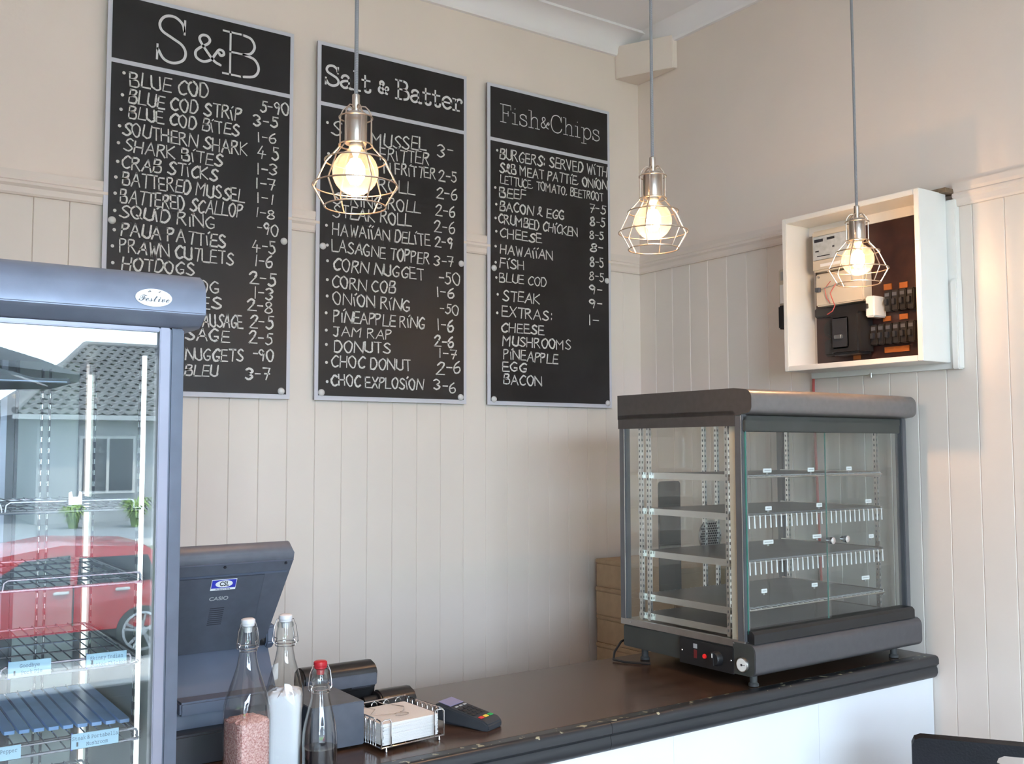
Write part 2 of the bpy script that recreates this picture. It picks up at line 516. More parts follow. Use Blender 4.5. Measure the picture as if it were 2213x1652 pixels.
def ribbon(mb, pts, w, y, jit=0.0):
    """flat stroke in the x-z plane at depth y, round ended"""
    P = [Vector(p) for p in pts]
    q = [P[0]]
    for p in P[1:]:
        if (p - q[-1]).length > 1e-5: q.append(p)
    P = q
    if len(P) < 2: P = [P[0], P[0] + Vector((w*.3, 0))]
    L, R = [], []
    for i, p in enumerate(P):
        a = P[max(i-1, 0)]; b = P[min(i+1, len(P)-1)]
        t = (b - a).normalized(); nrm = Vector((-t.y, t.x))
        ww = w / 2 * (1 + random.uniform(-jit, jit))
        if i == 0: p = p - t * w * .35
        if i == len(P) - 1: p = p + t * w * .35
        if i in (0, len(P) - 1): ww *= .75
        L.append(p + nrm * ww); R.append(p - nrm * ww)
    n = len(P)
    th = .0004
    vs = [(p.x, y, p.y) for p in L] + [(p.x, y, p.y) for p in R] + [(p.x, y + th, p.y) for p in L] + [(p.x, y + th, p.y) for p in R]
    fs = []
    for i in range(n - 1):
        fs += [(i, i+1, n+i+1, n+i), (2*n+i, 3*n+i, 3*n+i+1, 2*n+i+1), (i, 2*n+i, 2*n+i+1, i+1), (n+i, n+i+1, 3*n+i+1, 3*n+i)]
    mb.add(vs, fs)
def write(mb, s, x0, z0, x1, z1, h, y, w, font, gap=1.6, space=3.2, jit=0.0, cap=8.0, wob=0.0):
    adv = []; tot = 0.0
    for ch in s:
        g = font.get(ch)
        adv.append((tot, g)); tot += (g[0] + gap) if g else space
    tot = max(tot - gap, 1.0)
    kx = (x1 - x0) / tot
    for (a, g) in adv:
        if not g: continue
        dz = random.uniform(-wob, wob) * h; sc = 1 + random.uniform(-wob, wob); sh = random.uniform(-wob, wob) * 2.2
        for sm, pts in g[1]:
            q = catmull(pts) if sm else [Vector(p) for p in pts]
            r = []
            for p in q:
                xx = a + p[0]
                xx += random.uniform(-wob, wob) * .6
                r.append((x0 + xx * kx + p[1] / cap * h * (0.05 + sh if wob else 0.0), z0 + (z1 - z0) * (a / tot) + dz + p[1] / cap * h * sc))
            ribbon(mb, r, w * random.uniform(1 - jit, 1 + jit), y, jit)
# monoline slab-serif letters for the printed headings (cap height = 8)
TW = {
'S': (5.4, [(1, [(5.0,5.9),(4.6,7.2),(3.2,8.1),(1.5,7.8),(.6,6.5),(1.0,5.2),(2.8,4.3),(4.6,3.4),(5.3,2.1),(4.8,.7),(3.1,-.1),(1.4,.3),(.3,1.9)]), (0, [(5.05,5.4),(5.1,7.8)]), (0, [(.25,2.6),(.2,.1)])]),
'&': (6.2, [(1, [(5.9,0),(4.3,1.0),(1.9,4.7),(1.1,6.5),(1.6,7.7),(2.7,7.9),(3.4,6.9),(3.0,5.6),(1.3,4.0),(.3,2.5),(.5,.8),(2.0,0),(3.7,1.0),(4.7,3.0),(5.5,4.5),(6.4,4.4),(6.6,3.4),(5.9,2.9),(5.5,3.5)])]),
'B': (5.8, [(0, [(0,0),(3.0,0)]), (0, [(0,8),(3.0,8)]), (0, [(1.1,0),(1.1,8)]), (0, [(1.1,4.3),(3.2,4.3)]), (1, [(3.0,8),(4.4,7.6),(5.0,6.2),(4.4,4.8),(3.2,4.3)]), (1, [(3.2,4.3),(5.0,3.8),(5.7,2.2),(5.0,.6),(3.0,0)])]),
'a': (4.6, [(1, [(.5,3.9),(1.0,4.8),(2.2,5.2),(3.2,4.6),(3.4,3.4)]), (0, [(3.4,3.8),(3.4,.9)]), (1, [(3.4,.9),(3.8,.1),(4.7,.1)]), (1, [(3.4,3.1),(1.6,2.8),(.3,2.0),(.3,.8),(1.4,0),(2.6,.3),(3.4,1.4)])]),
'l': (2.6, [(0, [(.1,7.8),(1.3,7.8),(1.3,0)]), (0, [(0,0),(2.6,0)])]),
't': (3.6, [(0, [(.1,4.9),(3.2,4.9)]), (0, [(1.3,6.8),(1.3,1.2)]), (1, [(1.3,1.4),(1.5,.3),(2.4,0),(3.3,.4),(3.5,1.3)])]),
'e': (4.4, [(0, [(.3,2.7),(4.2,2.7)]), (1, [(4.2,2.7),(4.0,4.2),(2.4,5.2),(.8,4.3),(.3,2.6),(.9,.7),(2.5,0),(4.1,1.0)])]),
'r': (4.0, [(0, [(0,5.0),(1.3,5.0),(1.3,0)]), (0, [(0,0),(2.8,0)]), (1, [(1.3,3.4),(2.0,4.7),(3.2,5.2),(4.0,4.5),(3.8,3.8)])]),
'F': (4.8, [(0, [(0,0),(2.6,0)]), (0, [(1.2,0),(1.2,8)]), (0, [(0,8),(4.9,8),(4.9,6.2)]), (0, [(1.2,4.2),(3.6,4.2)]), (0, [(3.6,5.2),(3.6,3.2)])]),
'i': (2.6, [(0, [(.1,5.0),(1.3,5.0),(1.3,0)]), (0, [(0,0),(2.6,0)]), (0, [(1.25,7.0),(1.35,7.1)])]),
's': (3.8, [(1, [(3.3,3.9),(2.9,4.9),(1.7,5.2),(.5,4.5),(.7,3.4),(2.0,2.8),(3.4,2.2),(3.5,.8),(2.2,0),(.8,.3),(.2,1.4)]), (0, [(3.35,3.6),(3.35,4.9)]), (0, [(.2,1.8),(.2,.2)])]),
'h': (5.2, [(0, [(0,7.8),(1.2,7.8),(1.2,0)]), (0, [(0,0),(2.2,0)]), (1, [(1.2,3.3),(2.0,4.7),(3.2,5.1),(4.1,4.4),(4.2,3.2)]), (0, [(4.2,3.4),(4.2,0)]), (0, [(3.2,0),(5.2,0)])]),
'C': (5.8, [(1, [(5.4,5.8),(4.8,7.4),(3.2,8.1),(1.2,7.2),(.3,4.0),(1.2,.9),(3.2,0),(4.9,.7),(5.7,2.2)]), (0, [(5.45,5.4),(5.5,7.8)])]),
'p': (5.0, [(0, [(0,5.0),(1.2,5.0),(1.2,-2.4)]), (0, [(0,-2.4),(2.4,-2.4)]), (1, [(1.2,3.4),(2.2,4.9),(3.6,5.0),(4.8,3.6),(4.7,1.4),(3.4,0),(2.0,.2),(1.2,1.6)])]),
}

TW['+'] = (4.0, [(s_, [(x_ * .62, 1.0 + y_ * .62) for x_, y_ in p_]) for s_, p_ in TW['&'][1]])   # the small ampersand inside the wordmarks
# ------------------------------------------------------------------ menu boards
B1=[
  [('BLUE COD', 0.742, 2.722, 0.978, 2.733, 0.0436), ('5-90', 1.149, 2.721, 1.255, 2.731, 0.037)] ,
  [('BLUE COD STRIP', 0.738, 2.669, 1.085, 2.679, 0.0395), ('3-5', 1.127, 2.672, 1.209, 2.68, 0.0337)] ,
  [('BLUE COD BITES', 0.739, 2.624, 1.078, 2.627, 0.0365), ('1-6', 1.139, 2.622, 1.204, 2.625, 0.0306)] ,
  [('SOUTHERN SHARK', 0.723, 2.569, 1.106, 2.567, 0.0393), ('4 5', 1.14, 2.567, 1.214, 2.57, 0.0397)] ,
  [('SHARK BITES', 0.727, 2.521, 1.025, 2.52, 0.0361), ('1-3', 1.138, 2.513, 1.209, 2.522, 0.0335)] ,
  [('CRAB STICKS', 0.723, 2.467, 1.01, 2.473, 0.0374), ('1-7', 1.135, 2.469, 1.204, 2.472, 0.0334)] ,
  [('BATTERED MUSSEL', 0.726, 2.419, 1.098, 2.415, 0.0391), ('1-1', 1.139, 2.423, 1.195, 2.423, 0.0303)] ,
  [('BATTERED SCALLOP', 0.721, 2.364, 1.093, 2.364, 0.0404), ('1-8', 1.137, 2.374, 1.202, 2.371, 0.0303)] ,
  [('SQUID RING', 0.719, 2.319, 1.007, 2.317, 0.0372), ('-90', 1.146, 2.321, 1.212, 2.317, 0.0363)] ,
  [('PAUA PATTIES', 0.726, 2.264, 1.041, 2.262, 0.0372), ('4-5', 1.128, 2.26, 1.207, 2.259, 0.0392)] ,
  [('PRAWN CUTLETS', 0.723, 2.213, 1.067, 2.21, 0.0386), ('1-6', 1.136, 2.215, 1.197, 2.212, 0.0361)] ,
  [('HOTDOGS', 0.73, 2.162, 0.944, 2.165, 0.0353), ('2-5', 1.123, 2.157, 1.209, 2.154, 0.039)] ,
  [('DOG', 0.926, 2.113, 1.024, 2.114, 0.0362), ('1-3', 1.135, 2.111, 1.2, 2.108, 0.036)] ,
  [('ES', 0.965, 2.064, 1.031, 2.066, 0.0348), ('2-8', 1.117, 2.07, 1.199, 2.064, 0.0358)] ,
  [('SAUSAGE', 0.953, 2.007, 1.1, 2.011, 0.0393), ('2-5', 1.123, 2.013, 1.202, 2.013, 0.0403)] ,
  [('SAGE', 0.922, 1.963, 1.057, 1.964, 0.0361), ('2-5', 1.123, 1.964, 1.2, 1.961, 0.0372)] ,
  [('NUGGETS', 0.923, 1.902, 1.103, 1.904, 0.0361), ('-90', 1.138, 1.914, 1.202, 1.907, 0.0357)] ,
  [('BLEU', 0.922, 1.855, 1.021, 1.852, 0.0329), ('3-7', 1.113, 1.85, 1.194, 1.848, 0.0355)] ,
]
B2=[
  [('S', 1.398, 2.693, 1.433, 2.693, 0.048)] ,
  [('MUSSEL', 1.55, 2.678, 1.764, 2.7, 0.0449), ('3-', 1.814, 2.686, 1.877, 2.701, 0.0446)] ,
  [('FRITTER', 1.584, 2.634, 1.777, 2.65, 0.0417)] ,
  [('N FRITTER', 1.599, 2.589, 1.805, 2.601, 0.0367), ('2-5', 1.821, 2.596, 1.896, 2.603, 0.0376)] ,
  [('ROLL', 1.58, 2.522, 1.719, 2.532, 0.0429), ('2-6', 1.81, 2.531, 1.899, 2.537, 0.0375)] ,
  [('SPRING ROLL', 1.407, 2.454, 1.742, 2.466, 0.039), ('2-6', 1.807, 2.468, 1.889, 2.474, 0.0374)] ,
  [('STEAK ROLL', 1.407, 2.41, 1.705, 2.414, 0.0405), ('2-6', 1.803, 2.409, 1.889, 2.412, 0.0407)] ,
  [('HAWAIIAN DELITE', 1.406, 2.349, 1.783, 2.353, 0.039), ('2-9', 1.806, 2.354, 1.878, 2.354, 0.0372)] ,
  [('LASAGNE TOPPER', 1.405, 2.292, 1.78, 2.285, 0.0389), ('3-7', 1.8, 2.285, 1.884, 2.287, 0.0337)] ,
  [('CORN NUGGET', 1.41, 2.228, 1.758, 2.227, 0.0387), ('-50', 1.822, 2.222, 1.909, 2.223, 0.0406)] ,
  [('CORN COB', 1.407, 2.169, 1.644, 2.169, 0.0383), ('1-6', 1.811, 2.172, 1.886, 2.175, 0.0336)] ,
  [('ONION RING', 1.412, 2.113, 1.703, 2.11, 0.0384), ('-50', 1.827, 2.113, 1.902, 2.112, 0.0337)] ,
  [('PINEAPPLE RING', 1.413, 2.053, 1.763, 2.053, 0.0385), ('1-6', 1.814, 2.052, 1.884, 2.05, 0.0402)] ,
  [('JAM RAP', 1.413, 2.006, 1.631, 2.006, 0.0317), ('2-6', 1.804, 1.992, 1.884, 1.995, 0.0367)] ,
  [('DONUTS', 1.417, 1.953, 1.627, 1.958, 0.0364), ('1-7', 1.82, 1.953, 1.897, 1.952, 0.0334)] ,
  [('CHOC DONUT', 1.407, 1.903, 1.707, 1.9, 0.0365), ('2-6', 1.812, 1.894, 1.913, 1.902, 0.0417)] ,
  [('CHOC EXPLOSION', 1.408, 1.84, 1.756, 1.834, 0.0366), ('3-6', 1.802, 1.838, 1.894, 1.827, 0.0365)] ,
]
B3=[
  [('BURGERS: SERVED WITH', 2.087, 2.721, 2.618, 2.733, 0.0388)] ,
  [('S&B MEAT PATTIE, ONION', 2.086, 2.67, 2.62, 2.679, 0.0351)] ,
  [('LETTUCE, TOMATO, BEETROOT', 2.089, 2.627, 2.592, 2.628, 0.0313)] ,
  [('BEEF', 2.085, 2.574, 2.207, 2.581, 0.0357), ('7-5', 2.519, 2.573, 2.605, 2.579, 0.0341)] ,
  [('BACON & EGG', 2.086, 2.525, 2.392, 2.526, 0.0343), ('8-5', 2.524, 2.521, 2.601, 2.523, 0.0341)] ,
  [('CRUMBED CHICKEN', 2.081, 2.475, 2.458, 2.466, 0.0344), ('8-5', 2.521, 2.468, 2.593, 2.469, 0.0321)] ,
  [('CHEESE', 2.087, 2.422, 2.279, 2.42, 0.0339), ('8-', 2.523, 2.416, 2.587, 2.421, 0.0339)] ,
  [('HAWAIIAN', 2.088, 2.359, 2.333, 2.359, 0.034), ('8-5', 2.522, 2.356, 2.592, 2.359, 0.0376)] ,
  [('FISH', 2.086, 2.307, 2.198, 2.308, 0.0336), ('8-5', 2.517, 2.299, 2.593, 2.298, 0.0338)] ,
  [('BLUE COD', 2.084, 2.252, 2.302, 2.254, 0.032), ('9-', 2.519, 2.244, 2.582, 2.247, 0.0337)] ,
  [('STEAK', 2.099, 2.183, 2.268, 2.182, 0.0372), ('9-', 2.515, 2.187, 2.581, 2.193, 0.0336)] ,
  [('EXTRAS:', 2.095, 2.122, 2.332, 2.123, 0.0373), ('1-', 2.508, 2.118, 2.564, 2.12, 0.0372)] ,
  [('CHEESE', 2.092, 2.064, 2.288, 2.063, 0.0335)] ,
  [('MUSHROOMS', 2.098, 2.013, 2.42, 2.014, 0.0356)] ,
  [('PINEAPPLE', 2.102, 1.963, 2.354, 1.955, 0.0354)] ,
  [('EGG', 2.097, 1.917, 2.209, 1.918, 0.0332)] ,
  [('BACON', 2.102, 1.869, 2.278, 1.865, 0.0351)] ,
]
D1= [(0.723, 2.758), (0.72, 2.69), (0.717, 2.645), (0.714, 2.594), (0.712, 2.542), (0.711, 2.485), (0.707, 2.437), (0.706, 2.388), (0.706, 2.336), (0.706, 2.278), (0.702, 2.229), (0.704, 2.179)]
D2= [(1.384, 2.729), (1.389, 2.623), (1.384, 2.377), (1.388, 2.31), (1.389, 2.257), (1.389, 2.193), (1.389, 2.138), (1.386, 2.081), (1.387, 2.023), (1.388, 1.975), (1.389, 1.915), (1.392, 1.851)]
D3= [(2.075, 2.751), (2.066, 2.607), (2.07, 2.544), (2.067, 2.491), (2.07, 2.441), (2.067, 2.384), (2.067, 2.323), (2.07, 2.266), (2.076, 2.203), (2.074, 2.133)]
T= [('S', 0.815, 2.822, 0.907, 2.822, 0.1432), ('&', 0.932, 2.846, 1.02, 2.848, 0.0865), ('B', 1.024, 2.823, 1.143, 2.824, 0.1384), ('Salt & Batter', 1.374, 2.861, 1.917, 2.87, 0.0667), ('Fish&Chips', 2.09, 2.865, 2.576, 2.873, 0.0686)]

FZ = 3.0865
def menu_board(name, label, x0, x1, items, dots, heads, caps, hw):
    t = thing(name, label, 'menu board', ((x0 + x1)/2, YW, 1.789))
    z0, z1, zd = 1.789, 3.007, 2.7925
    MB().box(x0, FZ + .004, z0, x1, FZ + .0085, z1).build('panel', 'sign_white', t)
    MB().box(x0 + .0005, FZ + .0085, z0 + .001, x1 - .0005, FZ + .0125, z1 - .001).build('backing', 'sign_edge', t)
    MB().box(x0 + .013, FZ + .002, zd + .007, x1 - .013, FZ + .004, z1 - .013).build('heading_face', 'chalkboard', t)
    MB().box(x0 + .013, FZ + .002, z0 + .015, x1 - .013, FZ + .004, zd - .007).build('writing_face', 'chalkboard', t)
    for h in heads:
        mb = MB(); write(mb, h[0], h[1], h[2], h[3], h[4], h[5], FZ + .0012, hw, TW, gap=.75, space=2.6)
        mb.build('printed_heading', 'print', t, smooth=False)
    for row in items:
        for q, (s, a, b, c, d, h) in enumerate(row):
            mb = MB()
            write(mb, s, a, b, min(c, x1 - .018), d, h, FZ + .0012, .0054 if h > .032 else .0043, CH, jit=.22, wob=.05, gap=1.5)
            mb.build('chalk_price' if q else 'chalk_line', 'chalk', t, smooth=False)
    for a, b in dots:
        MB().lathe([(.0052, FZ + .0014), (.0046, FZ + .0010)], (a, 0, b), 10, 'y').build('bullet', 'chalk', t)
    for a, b in caps:
        MB().lathe([(.0118, .004), (.0112, .001), (.0085, -.0022), (.0045, -.0040), (.0008, -.0046)], (a, FZ - .002, b), 20, 'y').build('screw_cap', 'cap', t)
        MB().lathe([(.005, FZ + .012), (.005, YW)], (a, 0, b), 10, 'y').build('standoff', 'sign_edge', t)
menu_board('menu_board', 'tall black menu board headed S&B with chalked fish prices, leftmost on the wall', .674, 1.262, B1, D1, [T[0], T[1], T[2]],
           ((.699, 2.306), (1.235, 2.305), (1.232, 1.814), (.699, 1.814)), .0082)
menu_board('menu_board', 'tall black menu board headed Salt & Batter, between the two other boards', 1.348, 1.940, B2, D2, [('Salt + Batter',) + T[3][1:]],
           ((1.372, 2.305), (1.916, 2.302), (1.372, 1.814), (1.914, 1.813)), .0084)
menu_board('menu_board', 'tall black menu board headed Fish&Chips listing burgers and extras, nearest the corner', 2.033, 2.631, B3, D3, [('Fish+Chips',) + T[4][1:]],
           ((2.06, 2.301), (2.609, 2.304), (2.059, 1.81), (2.608, 1.808)), .0036)

# ------------------------------------------------------------------ pendant lamps
def make_pendant(x, y, z0, label, turn, power, cordm='cord'):
    """z0 = height of the widest ring"""
    t = thing('pendant_lamp', label, 'lamp', (x, y, z0), turn, 'caged pendant lamps in a row over the counter')
    B = lambda mb, n, m, **k: mb.build(n, m, t, world=False, **k)
    B(MB().tube([(0, 0, .180), (0.0008, 0, .6), (-.0008, 0, 1.0), (0, 0, ZC - z0 - .03)], .0041, 8), 'cord', 'cord')
    B(MB().lathe([(.045, ZC - z0 - .03), (.05, ZC - z0 - .02), (.05, ZC - z0)], n=28), 'ceiling_rose', 'nickel')
    B(MB().lathe([(.005, .188), (.0078, .186), (.0078, .160), (.0066, .158), (.0066, .146)], n=20), 'cord_grip', 'nickel')
    B(MB().lathe([(.008, .150), (.021, .148), (.0225, .145), (.0225, .088), (.0215, .086), (.017, .086)], n=32), 'socket', 'nickel')
    for n_, R, z in (('ring', .0330, .139), ('ring', .0330, .083), ('ring', .0610, .051), ('ring', .0845, 0.0), ('ring', .0610, -.042)):
        B(MB().ring((0, 0, z), R, .0017, 44, 6), 'cage_ring', 'wire')
    for k in range(6):
        a = 2 * PI * k / 6 + .25
        c, s = math.cos(a), math.sin(a)
        prof = [(.0075, .158), (.012, .1625), (.019, .1615), (.026, .1545), (.0305, .145), (.0312, .135), (.0312, .084), (.036, .077), (.0592, .052), (.0826, .002), (.0832, -.002), (.0600, -.042)]
        B(MB().tube([(r*c, r*s, z) for r, z in prof], .0016, 6), 'cage_wire', 'wire')
    B(MB().lathe([(.0135, .094), (.0135, .080), (.0150, .074)] + [(.046*math.cos(q), .028 + .046*math.sin(q)) for q in [math.radians(d) for d in range(68, -90, -11)]] + [(.001, -.018)], n=36, cap0=False), 'bulb', 'bulb_glass')
    B(MB().lathe([(.012, .088), (.0125, .078), (.008, .070), (.004, .060), (.002, .050)], n=16), 'bulb_stem', 'dial')
    mb = MB()
    for k in range(10):
        a = 2*PI*k/10; c, s = math.cos(a), math.sin(a); c2, s2 = math.cos(a+.31), math.sin(a+.31)
        mb.tube([(.008*c, .008*s, .054), (.016*c, .016*s, .040), (.017*c, .017*s, .024), (.009*c2, .009*s2, .006), (.016*c2, .016*s2, .024), (.015*c2, .015*s2, .040), (.008*c2, .008*s2, .054)], .0022, 5)
    B(mb, 'filament', 'filament')
    ld = bpy.data.lights.new('bulb_light', 'POINT'); ld.energy = power; ld.color = (1.0, .57, .29); ld.shadow_soft_size = .012
    lo = bpy.data.objects.new('bulb_light', ld); COL.objects.link(lo); lo.parent = t; lo.location = (0, 0, .028)
    return t
make_pendant(.868, 1.80, 2.150, 'wire caged pendant lamp hanging in front of the middle menu board', .2, LAMP_POWER)
make_pendant(1.670, 1.80, 2.155, 'wire caged pendant lamp hanging by the wall corner, middle of the three', .35, LAMP_POWER)
make_pendant(2.472, 1.80, 2.144, 'wire caged pendant lamp hanging in front of the open fuse box', .1, LAMP_POWER)

# ------------------------------------------------------------------ counter
cn = thing('counter', 'long counter with dark glossy top and chipped black moulded edge over a white front', 'counter', (1.68, 2.07, 0))
MB().box(.575, 1.834, .962, XW - .002, 2.345, 1.0).build('worktop', 'laminate', cn, bevel=.002)
prof = [(1.8335, 1.0003), (1.812, 1.0005), (1.803, 1.0005), (1.797, .997), (1.794, .990), (1.794, .976), (1.799, .972), (1.802, .968), (1.799, .962), (1.798, .950), (1.802, .940), (1.809, .934), (1.8335, .934)]
for a, b in ((.575, 1.5195), (1.5205, XW - .001)):
    MB().prism(prof, 'x', a, b).build('moulding', 'moulding', cn)
for a, b in ((.575, 1.19), (1.19, 1.73), (1.73, 2.27), (2.27, XW - .002)):
    MB().box(a + .0004, 1.815, .0, b - .0004, 1.83, .9335).build('front_panel', 'panel_white', cn, smooth=False)
MB().box(.575, 1.83, 0, .60, 2.33, .962).build('end_panel', 'panel_white', cn)
MB().box(.60, 2.0, .45, XW - .01, 2.32, .47).build('shelf', 'panel_white', cn)

# ------------------------------------------------------------------ back bench and cartons in the corner
bn = thing('back_bench', 'white bench behind the counter in the corner under the cartons', 'bench', (2.4, 2.85, 0))
MB().box(2.50, 2.57, .74, XW - .003, YW - .003, .77).build('bench_top', 'panel_white', bn, bevel=.003)
for a in (2.51, XW - .05):
    for b in (2.6, YW - .06):
        MB().box(a, b, 0, a + .04, b + .04, .74).build('leg', 'panel_white', bn)
for k, (z0, z1, dx) in enumerate(((.7705, .875, .0), (.8755, .982, .002), (.9825, 1.089, -.001), (1.0895, 1.196, .001))):
    lab = ['lowest carton of the brown stack behind the heated cabinet, mostly hidden by the counter', 'brown cardboard carton second from the bottom, behind the heated cabinet',
           'brown cardboard carton second from the top, behind the heated cabinet', 'topmost brown cardboard carton behind the heated cabinet'][k]
    c = thing('carton', lab, 'box', (2.662 + dx, 2.86, z0), 0, 'brown cartons stacked behind the heated cabinet')
    MB().box(-.130, -.22, 0, .130, .22, z1 - z0 - .016).build('carton_body', 'kraft', c, world=False, bevel=.003)
    MB().box(-.132, -.222, z1 - z0 - .016, .132, .222, z1 - z0).build('lid', 'kraft', c, world=False, bevel=.003)

# ------------------------------------------------------------------ heated display cabinet
M['coated_white'] = mat('coated_white_wire', (0.88, 0.88, 0.88), 0.3, 0.0, var=.02)
M['tray_grey'] = mat('tray_grey', (0.24, 0.25, 0.25), 0.35, 0.5)
M['switch_red'] = mat('switch_red', (0.16, 0.02, 0.02), 0.3)
def heated_cabinet():
    t = thing('heated_display_cabinet', 'grey heated display cabinet with glass doors and wire shelves on the counter end', 'food cabinet', (2.010, 1.80, 1.0012), math.radians(.8))
    B = lambda mb, n, m, par=t, **k: mb.build(n, m, par, world=False, **k)
    W, D = .742, .525
    H = lambda z: z - 1.0
    for a in (.045, W - .075):
        for b in (.05, D - .06):
            B(MB().lathe([(.014, 0), (.014, .006), (.010, .010), (.010, .030), (.014, .034), (.014, .040)], (a, b, 0), 16), 'foot', 'rubber')
    # base: dark box with satin rounded front
    base = B(MB().prism([(.012, .036), (.012, .112), (D - .01, .100), (D - .01, .038)], 'x', 0.004, W - .004), 'base', 'cab_dark', bevel=.003)
    fr = [(.075, .034)] + [(.022 - .020*math.sin(a), .052 - .018*math.cos(a)) for a in [i*PI/2/5 for i in range(6)]] + \
         [(.022 - .020*math.cos(a), .094 + .022*math.sin(a)) for a in [i*PI/2/5 for i in range(6)]] + [(.075, .116)]
    B(MB().prism(fr, 'x', 0.0, W), 'base_front', 'base_satin')
    B(MB().prism([(p[0] + .003 if i else p[0], p[1]) for i, p in enumerate(fr)], 'x', -.0015, .0005), 'base_cheek', 'cab_dark')
    # control panel on the left side
    cp = B(MB().box(-.0045, .075, .031 + .0, .0045, .273, .100), 'control_panel', 'black', bevel=.0015)
    B(MB().lathe([(.011, -.0085), (.0125, -.0045)], (0, .128, .063), 20, 'x').add([], []), 'dial_plate', 'black', cp)
    B(MB().lathe([(.0165, -.022), (.0185, -.018), (.0200, -.0045)], (0, .130, .064), 22, 'x').box(-.0255, .1265, .047, -.020, .1335, .081), 'knob', 'black', cp, bevel=.0)
    B(MB().box(-.0258, .1283, .068, -.0254, .1317, .079), 'knob_mark', 'dial', cp)
    B(MB().lathe([(.0055, -.0085), (.0065, -.0045)], (0, .176, .062), 14, 'x'), 'indicator_lamp', 'led_red', cp)
    B(MB().box(-.0065, .205, .052, -.0045, .215, .074), 'switch', 'switch_red', cp)
    B(MB().box(-.0052, .204, .078, -.0045, .218, .090), 'switch_label', 'grey_print', cp)
    for q in (.083, .262):
        B(MB().lathe([(.0022, -.0058), (.003, -.0045)], (0, q, .066), 8, 'x'), 'screw', 'chrome', cp)
    th = B(MB().lathe([(.0185, -.009), (.0195, -.007), (.0195, .0)], (0, .042, .062), 28, 'x'), 'thermometer', 'steel')
    B(MB().lathe([(.0165, -.0096), (.0165, -.0088)], (0, .042, .062), 28, 'x'), 'dial', 'dial', th)
    B(MB().box(-.0100, .030, .0615, -.0096, .044, .0628).lathe([(.003, -.0105), (.003, -.0096)], (0, .042, .062), 10, 'x'), 'needle', 'ink_black', th)
    # stainless sill strips, floor of the chamber
    B(MB().box(-.001, .036, .103, .010, D - .005, .121), 'side_sill', 'steel', bevel=.001)
    B(MB().box(W - .01, .036, .103, W + .001, D - .005, .121), 'side_sill', 'steel', bevel=.001)
    for q in (.075, D - .05):
        B(MB().lathe([(.0022, -.003), (.003, -.001)], (0, q, .112), 8, 'x'), 'screw', 'chrome')
    B(MB().box(.01, .04, .112, W - .01, D - .01, .118), 'chamber_floor', 'steel')
    # top hood
    hd = [(D, .712), (D, .785), (.06, .785)] + [(.024 - .024*math.sin(a), .757 + .024*math.cos(a)) for a in [i*PI/2/6 for i in range(7)]] + \
         [(.020 - .020*math.cos(a), .735 - .018*math.sin(a)) for a in [i*PI/2/5 for i in range(6)]] + [(.05, .712)]
    B(MB().prism(hd, 'x', 0.0, W), 'hood', 'taupe_front')
    B(MB().prism(hd, 'x', -.0015, 0.0004).box(-.0015, .058, .684, .01, D - .002, .725), 'hood_cheek', 'taupe')
    B(MB().box(.0, D - .002, .70, W, D, .785), 'hood_back', 'taupe')
    # corner posts
    for a, b in ((.0, .036), (W - .022, .036), (.0, D - .03), (W - .022, D - .03)):
        B(MB().box(a, b, .118, a + .022, b + .026, .714), 'corner_post', 'cab_post', bevel=.002)
        B(MB().box(a - .0012, b + .002, .121, a + .0, b + .0035, .712) if a == 0 else MB().box(a + .022, b + .002, .121, a + .0232, b + .0035, .712), 'post_bead', 'bright_steel')
    # side and back panes
    for a in (.004, W - .008):
        B(MB().box(a, .062, .118, a + .004, D - .03, .714), 'side_pane', 'pane', smooth=False)
    B(MB().box(.022, D - .012, .118, W - .022, D - .009, .714), 'back_pane', 'pane', smooth=False)
    B(MB().box(.009, .064, .118, .0105, .088, .714), 'inner_strip', 'meter_cream')
    # sliding front doors
    B(MB().box(.004, .028, .668, W - .045, .036, .700).box(.004, .036, .690, W - .03, .060, .712), 'top_track', 'cab_dark', bevel=.002)
    B(MB().box(.008, .020, .118, W - .020, .060, .140).prism([(.012, .116), (.012, .140), (.020, .148), (.060, .148), (.060, .116)], 'x', .008, W - .02), 'bottom_track', 'black')
    mid = .352
    for k, (a, b, y) in enumerate(((.008, mid, .030), (mid - .004, W - .045, .036))):
        d = B(MB().box(a, y, .140, b, y + .004, .672), 'sliding_door', 'pane', smooth=False)
        B(MB().box(a, y - .0002, .140, a + (.0012 if k == 0 else .0006), y + .0042, .672), 'glass_edge', 'pane_edge', d)
        kx = .335 if k == 0 else .408
        B(MB().lathe([(.004, y), (.0045, y - .004), (.0085, y - .006), (.0095, y - .012), (.0105, y - .018), (.0095, y - .024), (.003, y - .026)], (kx, 0, .3665), 20, 'y'), 'knob', 'chrome', d)
    # slotted uprights
    for a, b in ((.018, .100), (.018, D - .085), (.018, D - .118), (W - .06, .10), (W - .06, D - .085), (.40, D - .03), (W - .40, D - .03)):
        u = B(MB().box(a - .003, b, .122, a + .007, b + .012, .700), 'upright', 'bright_steel')
        mb = MB()
        for k in range(34):
            mb.box(a - .0035, b + .005, .135 + k*.0165, a - .0029, b + .0085, .135 + k*.0165 + .007).box(a, b - .0005, .135 + k*.0165, a + .003, b + .0001, .135 + k*.0165 + .007)
        B(mb, 'slots', 'cab_post', u, smooth=False)
